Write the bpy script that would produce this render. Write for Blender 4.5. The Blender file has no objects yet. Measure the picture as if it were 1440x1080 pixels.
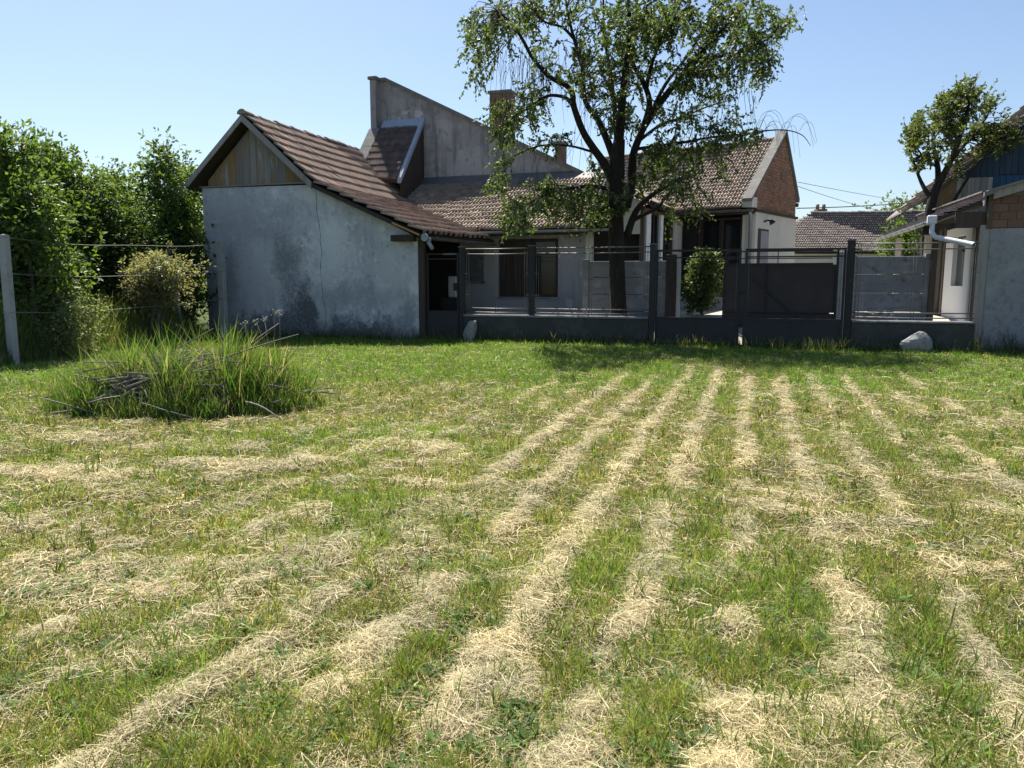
import bpy, math, random
import numpy as np
from mathutils import Vector, Matrix
R = math.radians
C = bpy.context.scene.collection
rng = np.random.default_rng(7)
random.seed(7)

# ------------------------------------------------------------------ camera, sky, sun, exposure
EYE = 1.5
cam = bpy.data.objects.new('camera', bpy.data.cameras.new('camera'))
C.objects.link(cam)
cam.location = (0, 0, EYE)
cam.rotation_euler = (R(90 - 7.647), 0, 0)
cam.data.sensor_width = 36
cam.data.lens = 27
cam.data.clip_start = 0.05
cam.data.clip_end = 2000
bpy.context.scene.camera = cam
SUN_EL, SUN_AZ = 57, -24           # azimuth measured from +Y towards +X
world = bpy.data.worlds.new('World')
bpy.context.scene.world = world
world.use_nodes = True
wn = world.node_tree
sky = wn.nodes.new('ShaderNodeTexSky')
sky.sky_type = 'NISHITA'
sky.sun_disc = False
sky.sun_elevation = R(SUN_EL)
sky.sun_rotation = R(SUN_AZ)
sky.air_density = 1.0
sky.dust_density = 0.9
sky.ozone_density = 2.5
bg = wn.nodes['Background']
bg.inputs['Strength'].default_value = 0.066
wn.links.new(sky.outputs[0], bg.inputs['Color'])
sd = Vector((math.sin(R(SUN_AZ)) * math.cos(R(SUN_EL)), math.cos(R(SUN_AZ)) * math.cos(R(SUN_EL)), math.sin(R(SUN_EL))))
sun = bpy.data.objects.new('sun', bpy.data.lights.new('sun', 'SUN'))
C.objects.link(sun)
sun.data.energy = 5.0
sun.data.angle = R(0.5)
sun.data.color = (1.0, 0.95, 0.86)
sun.rotation_euler = sd.to_track_quat('Z', 'Y').to_euler()
vs = bpy.context.scene.view_settings
vs.view_transform = 'Standard'
vs.look = 'None'
vs.gamma = 1
vs.use_curve_mapping = False
vs.exposure = 1.2
bpy.context.scene.cycles.max_bounces = 6
bpy.context.scene.cycles.transparent_max_bounces = 8

# ------------------------------------------------------------------ frames
def frame(deg):
    t = R(deg)
    return Vector((math.cos(t), -math.sin(t), 0)), Vector((math.sin(t), math.cos(t), 0))
U1, V1 = frame(18)
U2, V2 = frame(38)
ZZ = Vector((0, 0, 1))
def W1(a, b, z=0.0): return U1 * a + V1 * b + ZZ * z
def W2(a, b, z=0.0): return U2 * a + V2 * b + ZZ * z
P_ = R(7.647)
def ray(px, py, Y):
    """the point at ground distance Y that the photograph shows at px, py"""
    x = (px - 720) / 1080; y = (540 - py) / 1080
    r = Vector((x, math.cos(P_) + y * math.sin(P_), -math.sin(P_) + y * math.cos(P_)))
    return Vector((0, 0, EYE)) + r * (Y / r.y)

# ------------------------------------------------------------------ noise
_T = rng.random((256, 256))
def vnoise(x, y):
    x = np.asarray(x, float); y = np.asarray(y, float)
    xi = np.floor(x).astype(int); yi = np.floor(y).astype(int)
    fx = x - xi; fy = y - yi
    fx = fx * fx * (3 - 2 * fx); fy = fy * fy * (3 - 2 * fy)
    a = _T[xi % 256, yi % 256]; b = _T[(xi + 1) % 256, yi % 256]
    c = _T[xi % 256, (yi + 1) % 256]; d = _T[(xi + 1) % 256, (yi + 1) % 256]
    return (a * (1 - fx) + b * fx) * (1 - fy) + (c * (1 - fx) + d * fx) * fy
def fbm(x, y, o=4):
    s = 0; w = 1; t = 0
    for k in range(o):
        s = s + w * vnoise(x * 2 ** k + 17.3 * k, y * 2 ** k + 9.1 * k); t += w; w *= .5
    return s / t
def sst(e0, e1, x):
    t = np.clip((x - e0) / (e1 - e0), 0, 1)
    return t * t * (3 - 2 * t)

# ------------------------------------------------------------------ materials
def mat(name, base, rough=.85, layers=(), bump=None, spots=(), objrand=0.0, transl=None, attr=False, metallic=0.0, spec=.3, hue=None):
    """layers: (scale or (sx,sy,sz), colour, lo, hi, amount[, detail])"""
    m = bpy.data.materials.new(name); m.use_nodes = True
    nt = m.node_tree; N = nt.nodes; L = nt.links
    bs = N['Principled BSDF']
    bs.inputs['Roughness'].default_value = rough
    bs.inputs['Metallic'].default_value = metallic
    bs.inputs['Specular IOR Level'].default_value = spec
    geo = N.new('ShaderNodeNewGeometry')
    def noise(scale, detail=5):
        n = N.new('ShaderNodeTexNoise'); n.inputs['Detail'].default_value = detail
        n.inputs['Roughness'].default_value = .62
        if isinstance(scale, tuple):
            mp = N.new('ShaderNodeMapping'); mp.inputs['Scale'].default_value = scale
            L.new(geo.outputs['Position'], mp.inputs['Vector']); L.new(mp.outputs[0], n.inputs['Vector'])
            n.inputs['Scale'].default_value = 1
        else:
            L.new(geo.outputs['Position'], n.inputs['Vector']); n.inputs['Scale'].default_value = scale
        return n.outputs['Fac']
    def rgb(c):
        n = N.new('ShaderNodeRGB'); n.outputs[0].default_value = (*c, 1); return n.outputs[0]
    def mix(fac, a, b, mode='MIX'):
        n = N.new('ShaderNodeMix'); n.data_type = 'RGBA'; n.blend_type = mode
        if hasattr(fac, 'links'): L.new(fac, n.inputs[0])
        else: n.inputs[0].default_value = fac
        L.new(a, n.inputs[6]); L.new(b, n.inputs[7]); return n.outputs[2]
    if attr:
        at = N.new('ShaderNodeAttribute'); at.attribute_name = 'col'; col = at.outputs['Color']
    else:
        col = rgb(base)
    if objrand:
        oi = N.new('ShaderNodeObjectInfo')
        mr = N.new('ShaderNodeMapRange'); mr.inputs[3].default_value = 1 - objrand; mr.inputs[4].default_value = 1 + objrand
        L.new(oi.outputs['Random'], mr.inputs[0])
        cb = N.new('ShaderNodeCombineColor'); 
        for k in range(3): L.new(mr.outputs[0], cb.inputs[k])
        col = mix(1.0, col, cb.outputs[0], 'MULTIPLY')
        if hue:
            mu = N.new('ShaderNodeMath'); mu.operation = 'MULTIPLY'; mu.inputs[1].default_value = 7.31
            fr_ = N.new('ShaderNodeMath'); fr_.operation = 'FRACT'
            L.new(oi.outputs['Random'], mu.inputs[0]); L.new(mu.outputs[0], fr_.inputs[0])
            mh = N.new('ShaderNodeMath'); mh.operation = 'MULTIPLY'; mh.inputs[1].default_value = .6
            L.new(fr_.outputs[0], mh.inputs[0])
            col = mix(mh.outputs[0], col, rgb(hue))
    for ly in layers:
        sc, c2, lo, hi, am = ly[:5]
        f = noise(sc, ly[5] if len(ly) > 5 else 5)
        mr = N.new('ShaderNodeMapRange'); mr.inputs[1].default_value = lo; mr.inputs[2].default_value = hi
        mr.inputs[4].default_value = am; L.new(f, mr.inputs[0])
        col = mix(mr.outputs[0], col, rgb(c2))
    if spots:      # stains with a place of their own on a wall of the first frame: (a, z, ra, rz, colour, amount, softness)
        def dot(v):
            d = N.new('ShaderNodeVectorMath'); d.operation = 'DOT_PRODUCT'; L.new(geo.outputs['Position'], d.inputs[0]); d.inputs[1].default_value = v; return d.outputs['Value']
        def ma(op, a, b):
            m_ = N.new('ShaderNodeMath'); m_.operation = op
            for k, q in enumerate((a, b)):
                if hasattr(q, 'links'): L.new(q, m_.inputs[k])
                else: m_.inputs[k].default_value = q
            return m_.outputs[0]
        da, dz_ = dot(tuple(U1)), dot((0, 0, 1))
        w1 = ma('MULTIPLY', ma('SUBTRACT', noise(2.6, 9), .5), 1.3); w2 = ma('MULTIPLY', ma('SUBTRACT', noise((3.3, 3.1, 2.4), 9), .5), 1.3)
        a_ = ma('ADD', da, w1); z_ = ma('ADD', dz_, w2)
        grain = noise(13, 6)
        for (a0, z0, ra, rz, c2, am, soft) in spots:
            x_ = ma('DIVIDE', ma('SUBTRACT', a_, a0), ra); y_ = ma('DIVIDE', ma('SUBTRACT', z_, z0), rz)
            d2 = ma('ADD', ma('MULTIPLY', x_, x_), ma('MULTIPLY', y_, y_))
            d2 = ma('ADD', d2, ma('MULTIPLY', ma('SUBTRACT', grain, .5), 2.6))
            mr = N.new('ShaderNodeMapRange'); mr.inputs[1].default_value = 1 + soft; mr.inputs[2].default_value = 1 - soft; mr.inputs[4].default_value = am
            L.new(d2, mr.inputs[0]); col = mix(mr.outputs[0], col, rgb(c2))
    L.new(col, bs.inputs['Base Color'])
    if bump:
        bn = N.new('ShaderNodeBump'); bn.inputs['Strength'].default_value = bump[1]; bn.inputs['Distance'].default_value = bump[2] if len(bump) > 2 else .02
        L.new(noise(bump[0], 8), bn.inputs['Height']); L.new(bn.outputs[0], bs.inputs['Normal'])
    if transl:
        tr = N.new('ShaderNodeBsdfTranslucent')
        tc = mix(1.0, col, rgb(transl[1]), 'MULTIPLY'); L.new(tc, tr.inputs['Color'])
        ms = N.new('ShaderNodeMixShader'); ms.inputs[0].default_value = transl[0]
        L.new(bs.outputs[0], ms.inputs[1]); L.new(tr.outputs[0], ms.inputs[2])
        L.new(ms.outputs[0], N['Material Output'].inputs['Surface'])
    return m

def glass_mat(name, tint, rough=.05):
    m = bpy.data.materials.new(name); m.use_nodes = True
    b = m.node_tree.nodes['Principled BSDF']
    b.inputs['Base Color'].default_value = (*tint, 1); b.inputs['Roughness'].default_value = rough
    b.inputs['Specular IOR Level'].default_value = .38
    return m

M = {}
M['plaster_shed'] = mat('weathered_render', (.50, .515, .565), .92, [
    (.9, (.62, .635, .67), .46, .64, .8), ((3.5, 3.5, 1.0), (.36, .37, .405), .50, .66, .7), (2.6, (.66, .67, .68), .55, .64, .75),
    (9, (.27, .28, .30), .55, .68, .55), (45, (.30, .31, .33), .5, .75, .5), (3.5, (.74, .75, .76), .595, .62, .6, 9), (7, (.24, .25, .27), .62, .65, .6, 9)], (14, .6, .02), [
    (-13.7, 3.1, 1.2, .7, (.33, .345, .385), .65, .9), (-13.9, 1.5, .95, .9, (.26, .275, .315), .8, .9), (-13.3, 1.6, .6, .9, (.58, .60, .64), .55, .9), (-12.35, 2.05, .35, .75, (.17, .18, .205), .75, .9),
    (-11.75, .75, .65, .62, (.095, .10, .115), .92, .9), (-12.8, .25, 1.6, .32, (.10, .11, .12), .9, .9), (-14.9, .6, .5, 1.1, (.12, .125, .14), .8, .9), (-10.2, .15, 1.5, .33, (.09, .095, .105), .9, .9), (-8.8, .5, .3, .9, (.22, .23, .25), .7, .9),
    (-10.95, 2.4, .5, .75, (.70, .72, .74), .75, .9), (-11.5, 3.75, .9, .16, (.66, .67, .69), .6, .9), (-11.3, 1.2, .22, .9, (.66, .68, .71), .65, .9), (-9.2, 1.6, .5, .6, (.50, .53, .55), .5, .9), (-10.3, 1.1, 1.0, .35, (.27, .285, .32), .65, .9), (-14.2, 3.6, .6, .3, (.47, .48, .50), .6, .9)])
M['dark_plaster'] = mat('dark_render', (.13, .135, .15), .95, [(3, (.24, .25, .27), .5, .7, .7), (16, (.06, .06, .065), .5, .7, .8)], (18, .6, .02))
M['plaster_fire'] = mat('firewall_render', (.29, .285, .285), .92, [
    (.8, (.42, .415, .41), .45, .62, .85), ((4, 4, .5), (.15, .145, .15), .52, .66, .75), (3, (.17, .165, .17), .54, .66, .7), (1.4, (.52, .52, .53), .62, .67, .75), (25, (.22, .22, .22), .5, .75, .5)], (12, .6, .02))
M['coping'] = mat('lichen_concrete', (.17, .165, .16), .95, [(5, (.25, .245, .22), .5, .65, .7), (20, (.12, .12, .11), .5, .7, .7)], (25, .6, .02))
M['plaster_grey'] = mat('grey_render', (.33, .33, .35), .92, [(1.1, (.27, .27, .285), .5, .65, .8), ((4, 4, .6), (.22, .22, .23), .55, .75, .6), (2.2, (.56, .56, .57), .58, .68, .6)], (14, .5, .015))
M['plaster_white'] = mat('cream_render', (.66, .64, .60), .9, [(1.2, (.54, .52, .49), .5, .7, .6), ((6, 6, .5), (.36, .35, .33), .58, .8, .6), (30, (.5, .49, .46), .5, .8, .4)], (20, .35, .01))
M['white_paint'] = mat('white_paint', (.80, .82, .86), .7, [(2, (.72, .73, .76), .5, .8, .4)], (40, .15, .005))
M['rough_stucco'] = mat('rough_stucco', (.30, .305, .33), .95, [(8, (.2, .2, .215), .5, .62, .8), (1, (.47, .47, .49), .5, .7, .6), (28, (.2, .2, .21), .52, .7, .7)], (35, 1.0, .03))
M['concrete'] = mat('old_concrete', (.20, .20, .215), .95, [(1.6, (.34, .34, .35), .5, .66, .7), ((1, 1, 6), (.16, .16, .165), .5, .66, .7), (5, (.09, .09, .095), .57, .7, .75)], (18, .5, .02), objrand=.15)
M['plinth'] = mat('mossy_concrete', (.055, .055, .056), .95, [(2, (.09, .09, .092), .5, .66, .7), (7, (.05, .055, .045), .5, .65, .8), (30, (.26, .26, .26), .62, .75, .5)], (22, .8, .03))
M['post_concrete'] = mat('post_concrete', (.33, .33, .33), .95, [(4, (.22, .22, .22), .5, .7, .7), (30, (.45, .45, .44), .55, .75, .5)], (40, .5, .01))
M['stone'] = mat('pale_stone', (.27, .27, .265), .9, [(4, (.15, .145, .135), .48, .66, .8), (18, (.36, .36, .35), .52, .7, .6)], (9, .7, .04))
M['tile'] = mat('clay_tile', (.275, .195, .155), .88, [(7, (.35, .285, .25), .5, .7, .7), (2.3, (.14, .105, .09), .55, .7, .6), (26, (.38, .36, .32), .57, .7, .6)], (30, .4, .01), objrand=.26, hue=(.26, .22, .20))
M['tile_old'] = mat('mossy_clay_tile', (.33, .265, .215), .9, [(5, (.28, .235, .18), .5, .68, .7), (2, (.10, .085, .07), .52, .68, .6), (22, (.33, .31, .25), .58, .7, .55)], (30, .4, .01), objrand=.28, hue=(.17, .15, .12))
M['tile_shaded'] = mat('shaded_clay_tile', (.17, .13, .115), .9, [(5, (.24, .2, .18), .5, .68, .7), (2, (.09, .075, .07), .5, .66, .7), (26, (.27, .25, .22), .6, .7, .5)], (30, .4, .01), objrand=.3, hue=(.13, .11, .10))  # clay colour darkened for the firewall's shadow on the dormer
M['tile_pale'] = mat('pale_clay_tile', (.36, .295, .25), .9, [(5, (.32, .27, .22), .5, .68, .7), (2, (.13, .10, .09), .52, .68, .6), (26, (.36, .33, .28), .58, .7, .5)], (30, .4, .01), objrand=.25, hue=(.20, .165, .14))
M['tile_grey'] = mat('grey_tile', (.20, .17, .16), .9, [(.5, (.26, .22, .20), .5, .65, .7), (6, (.30, .27, .25), .55, .7, .6), (1.2, (.11, .10, .10), .55, .7, .6)], (20, .4, .01), objrand=.2)
M['deck'] = mat('roof_underlay', (.05, .042, .036), .95)
M['brick'] = mat('red_brick', (.27, .15, .105), .9, [(9, (.24, .11, .07), .5, .7, .7), (2, (.19, .11, .08), .52, .68, .6), (30, (.42, .24, .16), .58, .75, .5)], (40, .5, .01), objrand=.3, hue=(.33, .21, .15))
M['brick_big'] = mat('orange_brick', (.16, .088, .06), .9, [(9, (.2, .10, .06), .5, .7, .7), (30, (.36, .2, .12), .58, .75, .5)], (30, .6, .01), objrand=.3, hue=(.15, .10, .08))
M['mortar'] = mat('mortar', (.20, .17, .145), .95, [(10, (.12, .11, .10), .5, .7, .7)], (40, .6, .01))
M['wood_ochre'] = mat('ochre_painted_plank', (.245, .165, .085), .8, [((9, 9, .8), (.22, .125, .05), .5, .7, .7), ((5, 5, .9), (.33, .33, .34), .56, .63, .85), ((40, 40, 1), (.17, .11, .06), .55, .8, .5)], ((50, 50, 2), .4, .01), objrand=.2)
M['wood_peel'] = mat('peeling_ochre_plank', (.24, .225, .21), .85, [((8, 8, .8), (.245, .165, .085), .46, .55, .9), ((5, 5, .9), (.40, .40, .41), .56, .63, .8), ((40, 40, 1), (.17, .12, .08), .55, .8, .5)], ((50, 50, 2), .4, .01), objrand=.2)
M['wood_grey'] = mat('grey_weathered_plank', (.30, .285, .27), .9, [((12, 12, .8), (.19, .175, .16), .5, .7, .8), ((50, 50, 1.5), (.14, .13, .12), .55, .75, .6)], ((60, 60, 2), .5, .01), objrand=.25)
M['wood_dark'] = mat('dark_brown_plank', (.055, .042, .035), .85, [((14, 14, 1), (.09, .072, .06), .5, .7, .7)], ((60, 60, 2), .4, .01), objrand=.25)
M['wood_brown'] = mat('brown_board', (.115, .088, .068), .85, [((14, 14, 1), (.075, .058, .048), .5, .7, .7)], ((60, 60, 2), .4, .01), objrand=.2)
M['wood_orange'] = mat('fresh_orange_board', (.48, .25, .10), .8, [((3, 3, 3), (.3, .15, .07), .5, .7, .7)])
M['wood_blue'] = mat('faded_blue_plank', (.032, .055, .085), .85, [((9, 9, .7), (.024, .036, .052), .5, .7, .8), ((30, 30, 1.2), (.15, .18, .21), .6, .75, .6)], ((60, 60, 2), .4, .01), objrand=.22)
M['wood_blue_bright'] = mat('bright_blue_plank', (.024, .08, .15), .8, [((9, 9, .7), (.03, .10, .2), .5, .7, .8)], ((60, 60, 2), .4, .01), objrand=.15)
M['purple_board'] = mat('purple_grey_fascia', (.23, .20, .23), .8, [((1.2, 1.2, 8), (.15, .125, .145), .45, .65, .8)], ((4, 4, 30), .4, .01))
M['metal_dark'] = mat('dark_grey_painted_steel', (.025, .025, .028), .6, [(9, (.04, .038, .038), .55, .75, .6), (8, (.11, .06, .04), .60, .68, .6)], (30, .15, .005), objrand=.2)
M['metal_sheet'] = mat('dark_brown_sheet_steel', (.045, .036, .036), .6, [(1.3, (.06, .048, .045), .5, .7, .7), (20, (.05, .042, .042), .55, .75, .5)], (2.0, .25, .03), objrand=.1)
M['metal_navy'] = mat('blue_black_sheet_steel', (.026, .027, .031), .55, [(2.0, (.035, .036, .040), .5, .7, .7), (14, (.09, .08, .075), .66, .78, .5)], (2.0, .25, .03), objrand=.08)
M['rail'] = mat('steel_rail', (.16, .155, .15), .5, [(14, (.10, .085, .08), .5, .7, .7)], metallic=.3)
M['zinc'] = mat('zinc', (.30, .33, .37), .5, [(4, (.22, .24, .27), .5, .7, .7)], metallic=.35, spec=.4)
M['zinc_dark'] = mat('aged_zinc', (.12, .12, .125), .55, [(4, (.17, .17, .18), .5, .7, .7), (14, (.10, .075, .06), .6, .75, .5)], metallic=.3)
M['flash'] = mat('pale_flashing', (.33, .38, .46), .8, [(5, (.25, .28, .34), .5, .7, .7)], spec=.15)
M['pipe_white'] = mat('white_pvc_pipe', (.55, .58, .64), .5, [(6, (.36, .38, .42), .52, .7, .6)], spec=.5)
M['black'] = mat('black_iron', (.015, .015, .016), .6)
M['room_shade'] = mat('painted_room_shade', (.028, .025, .024), .95, [(1.5, (.045, .04, .036), .5, .7, .6)])  # near-black colour stands in for deep shade under porches and in openings
M['glass'] = glass_mat('window_glass', (.012, .014, .016))
M['curtain'] = mat('grey_curtain', (.09, .09, .10), .9, [((12, 12, .5), (.05, .05, .055), .45, .6, .8)])
M['bark'] = mat('dark_bark', (.024, .02, .018), .95, [((14, 14, 3), (.05, .043, .038), .5, .66, .7), ((30, 30, 6), (.018, .015, .013), .5, .66, .8)], ((22, 22, 5), 1.0, .04))
M['bark_grey'] = mat('grey_bark', (.13, .115, .10), .95, [((14, 14, 3), (.07, .06, .05), .5, .66, .8)], ((30, 30, 6), .9, .03))
M['twig'] = mat('grey_twig', (.20, .18, .16), .9, [(12, (.11, .095, .08), .5, .7, .8)], (40, .4, .01), objrand=.3)
M['twig_brown'] = mat('brown_twig', (.05, .04, .032), .95)
M['leaf'] = mat('green_leaf', (.06, .09, .03), .5, attr=True, transl=(.46, (1.65, 1.6, .65)), spec=.38)
M['grass'] = mat('grass_blade', (.08, .12, .03), .6, attr=True, transl=(.45, (1.35, 1.25, .6)), spec=.25)
M['tallgrass'] = mat('tall_grass_blade', (.08, .12, .03), .55, attr=True, transl=(.40, (1.35, 1.3, .6)), spec=.25)
M['hay'] = mat('dry_hay', (.5, .42, .25), .7, attr=True, transl=(.25, (1.1, 1.0, .8)), spec=.25)
M['yard'] = mat('yard_concrete', (.40, .37, .31), .95, [(1.2, (.30, .28, .24), .5, .7, .7), (12, (.25, .24, .2), .5, .75, .6)], (20, .4, .02))
M['soil'] = mat('soil_and_thatch', (.2, .17, .1), 1.0, attr=True, layers=[(45, (.05, .045, .025), .52, .72, .75), (120, (.22, .19, .10), .5, .75, .5), (9, (.07, .085, .03), .5, .7, .4)], bump=(70, 1.0, .04), spec=.1)
M['far_ground'] = mat('far_grass', (.09, .12, .04), 1.0, [(.6, (.13, .14, .06), .45, .6, .8)])
M['wire'] = mat('fence_wire', (.30, .29, .28), .6, metallic=.3)

# ------------------------------------------------------------------ object helpers
ORG = {}
def tag(o, label=None, cat=None, group=None, kind=None):
    if label: o['label'] = label
    if cat: o['category'] = cat
    if group: o['group'] = group
    if kind: o['kind'] = kind
    return o
def thing(name, loc, label, cat, group=None):
    o = bpy.data.objects.new(name, None); C.objects.link(o)
    o.empty_display_size = .2
    o.location = loc; ORG[o.name] = Vector(loc)
    return tag(o, label, cat, group)
def org(parent): return ORG[parent.name] if parent else Vector((0, 0, 0))
def link(name, me, parent=None, loc=None):
    o = bpy.data.objects.new(name, me); C.objects.link(o)
    if parent:
        o.parent = parent; ORG[o.name] = ORG[parent.name].copy()
    elif loc is not None:
        o.location = loc; ORG[o.name] = Vector(loc)
    else:
        ORG[o.name] = Vector((0, 0, 0))
    return o
def piece(name, me, mw, parent):
    """a shared mesh placed by its world matrix under parent"""
    o = bpy.data.objects.new(name, me); C.objects.link(o)
    o.parent = parent
    o.matrix_local = Matrix.Translation(-org(parent)) @ mw
    return o
class MB:
    def __init__(s): s.v = []; s.f = []; s.sm = []
    def add(s, vs_, fs, smooth=False):
        n = len(s.v); s.v += [Vector(p) for p in vs_]; s.f += [tuple(i + n for i in f) for f in fs]; s.sm += [smooth] * len(fs)
        return s
    def hexa(s, p):           # 8 points: bottom loop, top loop
        return s.add(p, [(3, 2, 1, 0), (4, 5, 6, 7), (0, 1, 5, 4), (1, 2, 6, 5), (2, 3, 7, 6), (3, 0, 4, 7)])
    def box(s, W, a0, a1, b0, b1, z0, z1):
        return s.hexa([W(a0, b0, z0), W(a1, b0, z0), W(a1, b1, z0), W(a0, b1, z0), W(a0, b0, z1), W(a1, b0, z1), W(a1, b1, z1), W(a0, b1, z1)])
    def prism(s, pts, ext):   # polygon pts (world) extruded by vector ext
        n = len(pts); p = [Vector(q) for q in pts]; e = Vector(ext)
        nn = Vector((0, 0, 0))
        for i in range(n): nn += p[i].cross(p[(i + 1) % n])
        if nn.dot(e) > 0: p = p[::-1]
        fs = [tuple(range(n)), tuple(range(2 * n - 1, n - 1, -1))]
        fs += [(i, i + n, (i + 1) % n + n, (i + 1) % n)[::-1] for i in range(n)]
        fs = [fs[0], fs[1]] + [((i + 1) % n, i, i + n, (i + 1) % n + n) for i in range(n)]
        return s.add(p + [q + e for q in p], fs)
    def bar(s, p, q, w, t, up=ZZ):
        p = Vector(p); q = Vector(q); d = (q - p).normalized()
        if abs(d.dot(up)) > .98: up = V1
        x = d.cross(up).normalized() * w / 2; y = x.cross(d).normalized() * t / 2
        return s.hexa([p - x - y, p + x - y, p + x + y, p - x + y, q - x - y, q + x - y, q + x + y, q - x + y])
    def tube(s, path, rad, n=6, cap=True, smooth=True):
        path = [Vector(p) for p in path]; rad = rad if hasattr(rad, '__len__') else [rad] * len(path)
        vs_ = []; ref = None
        for i, p in enumerate(path):
            d = (path[min(i + 1, len(path) - 1)] - path[max(i - 1, 0)]).normalized()
            if ref is None:
                ref = d.cross(Vector((.31, .2, .93)));
                if ref.length < .1: ref = d.cross(Vector((1, 0, 0)))
            x = (ref - d * ref.dot(d)).normalized(); ref = x; y = d.cross(x)
            for k in range(n):
                t = 2 * math.pi * k / n
                vs_.append(p + (x * math.cos(t) + y * math.sin(t)) * rad[i])
        fs = []
        for i in range(len(path) - 1):
            for k in range(n):
                fs.append((i * n + k, i * n + (k + 1) % n, (i + 1) * n + (k + 1) % n, (i + 1) * n + k))
        s.add(vs_, fs, smooth)
        if cap: s.f += [tuple(len(s.v) - len(vs_) + k for k in range(n))[::-1], tuple(len(s.v) - n + k for k in range(n))]; s.sm += [False, False]
        return s
    def build(s, name, m, parent=None, loc=None, bevel=0.0):
        o0 = org(parent) if parent else (Vector(loc) if loc is not None else Vector((0, 0, 0)))
        me = bpy.data.meshes.new(name)
        me.from_pydata([p - o0 for p in s.v], [], s.f); me.materials.append(M[m] if isinstance(m, str) else m)
        me.polygons.foreach_set('use_smooth', s.sm); me.update()
        o = link(name, me, parent, loc)
        if bevel:
            bv = o.modifiers.new('edge', 'BEVEL'); bv.width = bevel; bv.segments = 1; bv.limit_method = 'ANGLE'
        return o
def np_obj(name, Vt, F, m, parent=None, col=None, smooth=False, loc=None):
    o0 = np.array(org(parent)) if parent else (np.array(loc) if loc is not None else np.zeros(3))
    Vt = np.asarray(Vt, np.float32) - o0.astype(np.float32); F = np.asarray(F, np.int32); k = F.shape[1]
    me = bpy.data.meshes.new(name)
    me.vertices.add(len(Vt)); me.vertices.foreach_set('co', Vt.ravel())
    me.loops.add(F.size); me.loops.foreach_set('vertex_index', F.ravel())
    me.polygons.add(len(F)); me.polygons.foreach_set('loop_start', np.arange(0, F.size, k, dtype=np.int32))
    me.polygons.foreach_set('loop_total', np.full(len(F), k, np.int32))
    if smooth: me.polygons.foreach_set('use_smooth', np.ones(len(F), bool))
    if col is not None:
        a = me.attributes.new('col', 'FLOAT_COLOR', 'POINT')
        c4 = np.ones((len(Vt), 4), np.float32); c4[:, :3] = col; a.data.foreach_set('color', c4.ravel())
    me.materials.append(M[m]); me.update(calc_edges=True)
    return link(name, me, parent, loc)

# ------------------------------------------------------------------ ground
TH = R(17.3)
def hay_mask(x, y):
    q = x * math.cos(TH) - y * math.sin(TH); s = x * math.sin(TH) + y * math.cos(TH)
    fine = fbm(x * 6 + 2, y * 6 + 5, 4) - .5
    qq = q + (fbm(s * .5 + 3, q * .22) - .5) * .11 + (fbm(s * 2.2, q * 2) - .5) * .10 + fine * .13
    k = np.round(qq / .47); d = np.abs(qq - k * .47)
    wid = .032 + .085 * fbm(s * 1.5 + k * 7.7, k * 3.1 + 5)
    row = 1 - sst(wid * .2, wid * 1.7, d)
    amp = np.where(k < -9.5, 0.0, np.where(k < -4.5, .55, np.where(k <= 1.5, .95, .75)))
    brk = fbm(s * 1.3 + k * 13.7, k * 5.3 + 1, 5)
    thr = np.where(k < -4.5, .44, np.where(k <= 1.5, .25, .33)) - .10 * sst(4.5, 6.5, s) * (k > -4.5) * (k < 3.5) + .035 * sst(6.8, 4.2, s) + np.where(k > 5.5, .08, 0)
    far = 13.3 - .45 * np.clip(-k - 2, 0, 8)
    row = row * amp * sst(thr, thr + .22, brk) * (1 - sst(far - .9, far + .9, s + (fbm(k * 3.3, 0.5 + 0 * s) - .5) * 3))
    n1 = fbm(x * .95 + 11, y * 2.6 + 4, 5) + fine * .22; n2 = fbm(x * 2.3 + 1, y * 2.8 + 31, 4) + fine * .2
    left = sst(-1.3, -2.6, q) * sst(3.0, 5.0, y) * (1 - sst(6.2, 8.4, y + (n2 - .5) * 3))
    patch = sst(.475, .70, n1) * left * .9 + sst(.63, .78, n2) * .45 * (1 - sst(9, 12, y))
    m = np.clip(np.maximum(row, patch), 0, 1)
    return np.clip(m * (.72 + 1.1 * (fine + .35)), 0, 1)
def lush(x, y):
    return np.clip(sst(8.5, 12, y) * .75 + (fbm(x * .8 + 40, y * .8 + 3, 4) - .38) * 1.6, 0, 1)
def relief(x, y):
    hm = hay_mask(x, y)
    z = .045 * (fbm(x * .6, y * .6 + 50, 3) - .5) + .03 * (fbm(x * 3.1, y * 3.1, 3) - .5)
    return z + hm * (.002 + .075 * np.clip(fbm(x * 5.2 + 7, y * 5.2, 4) - .45, 0, 1))
gx = np.unique(np.concatenate([np.linspace(-400, -40, 10), np.linspace(-40, -13, 30), np.linspace(-13, -6, 80), np.linspace(-6, 6, 230), np.linspace(6, 14, 90), np.linspace(14, 40, 26), np.linspace(40, 400, 10)]))
gy = np.unique(np.concatenate([np.linspace(-200, -5, 12), np.linspace(-5, 1.5, 24), np.linspace(1.5, 7, 130), np.linspace(7, 19, 150), np.linspace(19, 60, 40), np.linspace(60, 600, 16)]))
GX, GY = np.meshgrid(gx, gy)
hm = hay_mask(GX, GY)
GZ = relief(GX, GY) * sst(22, 17, np.abs(GX) + 0) * sst(24, 18, GY) - .02
GZ = np.where((GY > 24) | (np.abs(GX) > 22), -.02, GZ)
nrow, ncol = GX.shape
idx = np.arange(nrow * ncol).reshape(nrow, ncol)
F = np.stack([idx[:-1, :-1], idx[:-1, 1:], idx[1:, 1:], idx[1:, :-1]], -1).reshape(-1, 4)
lu = lush(GX, GY)[..., None]
g0 = np.array([.075, .07, .03]); g1 = np.array([.06, .09, .02]); hy = np.array([.22, .185, .095])
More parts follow.
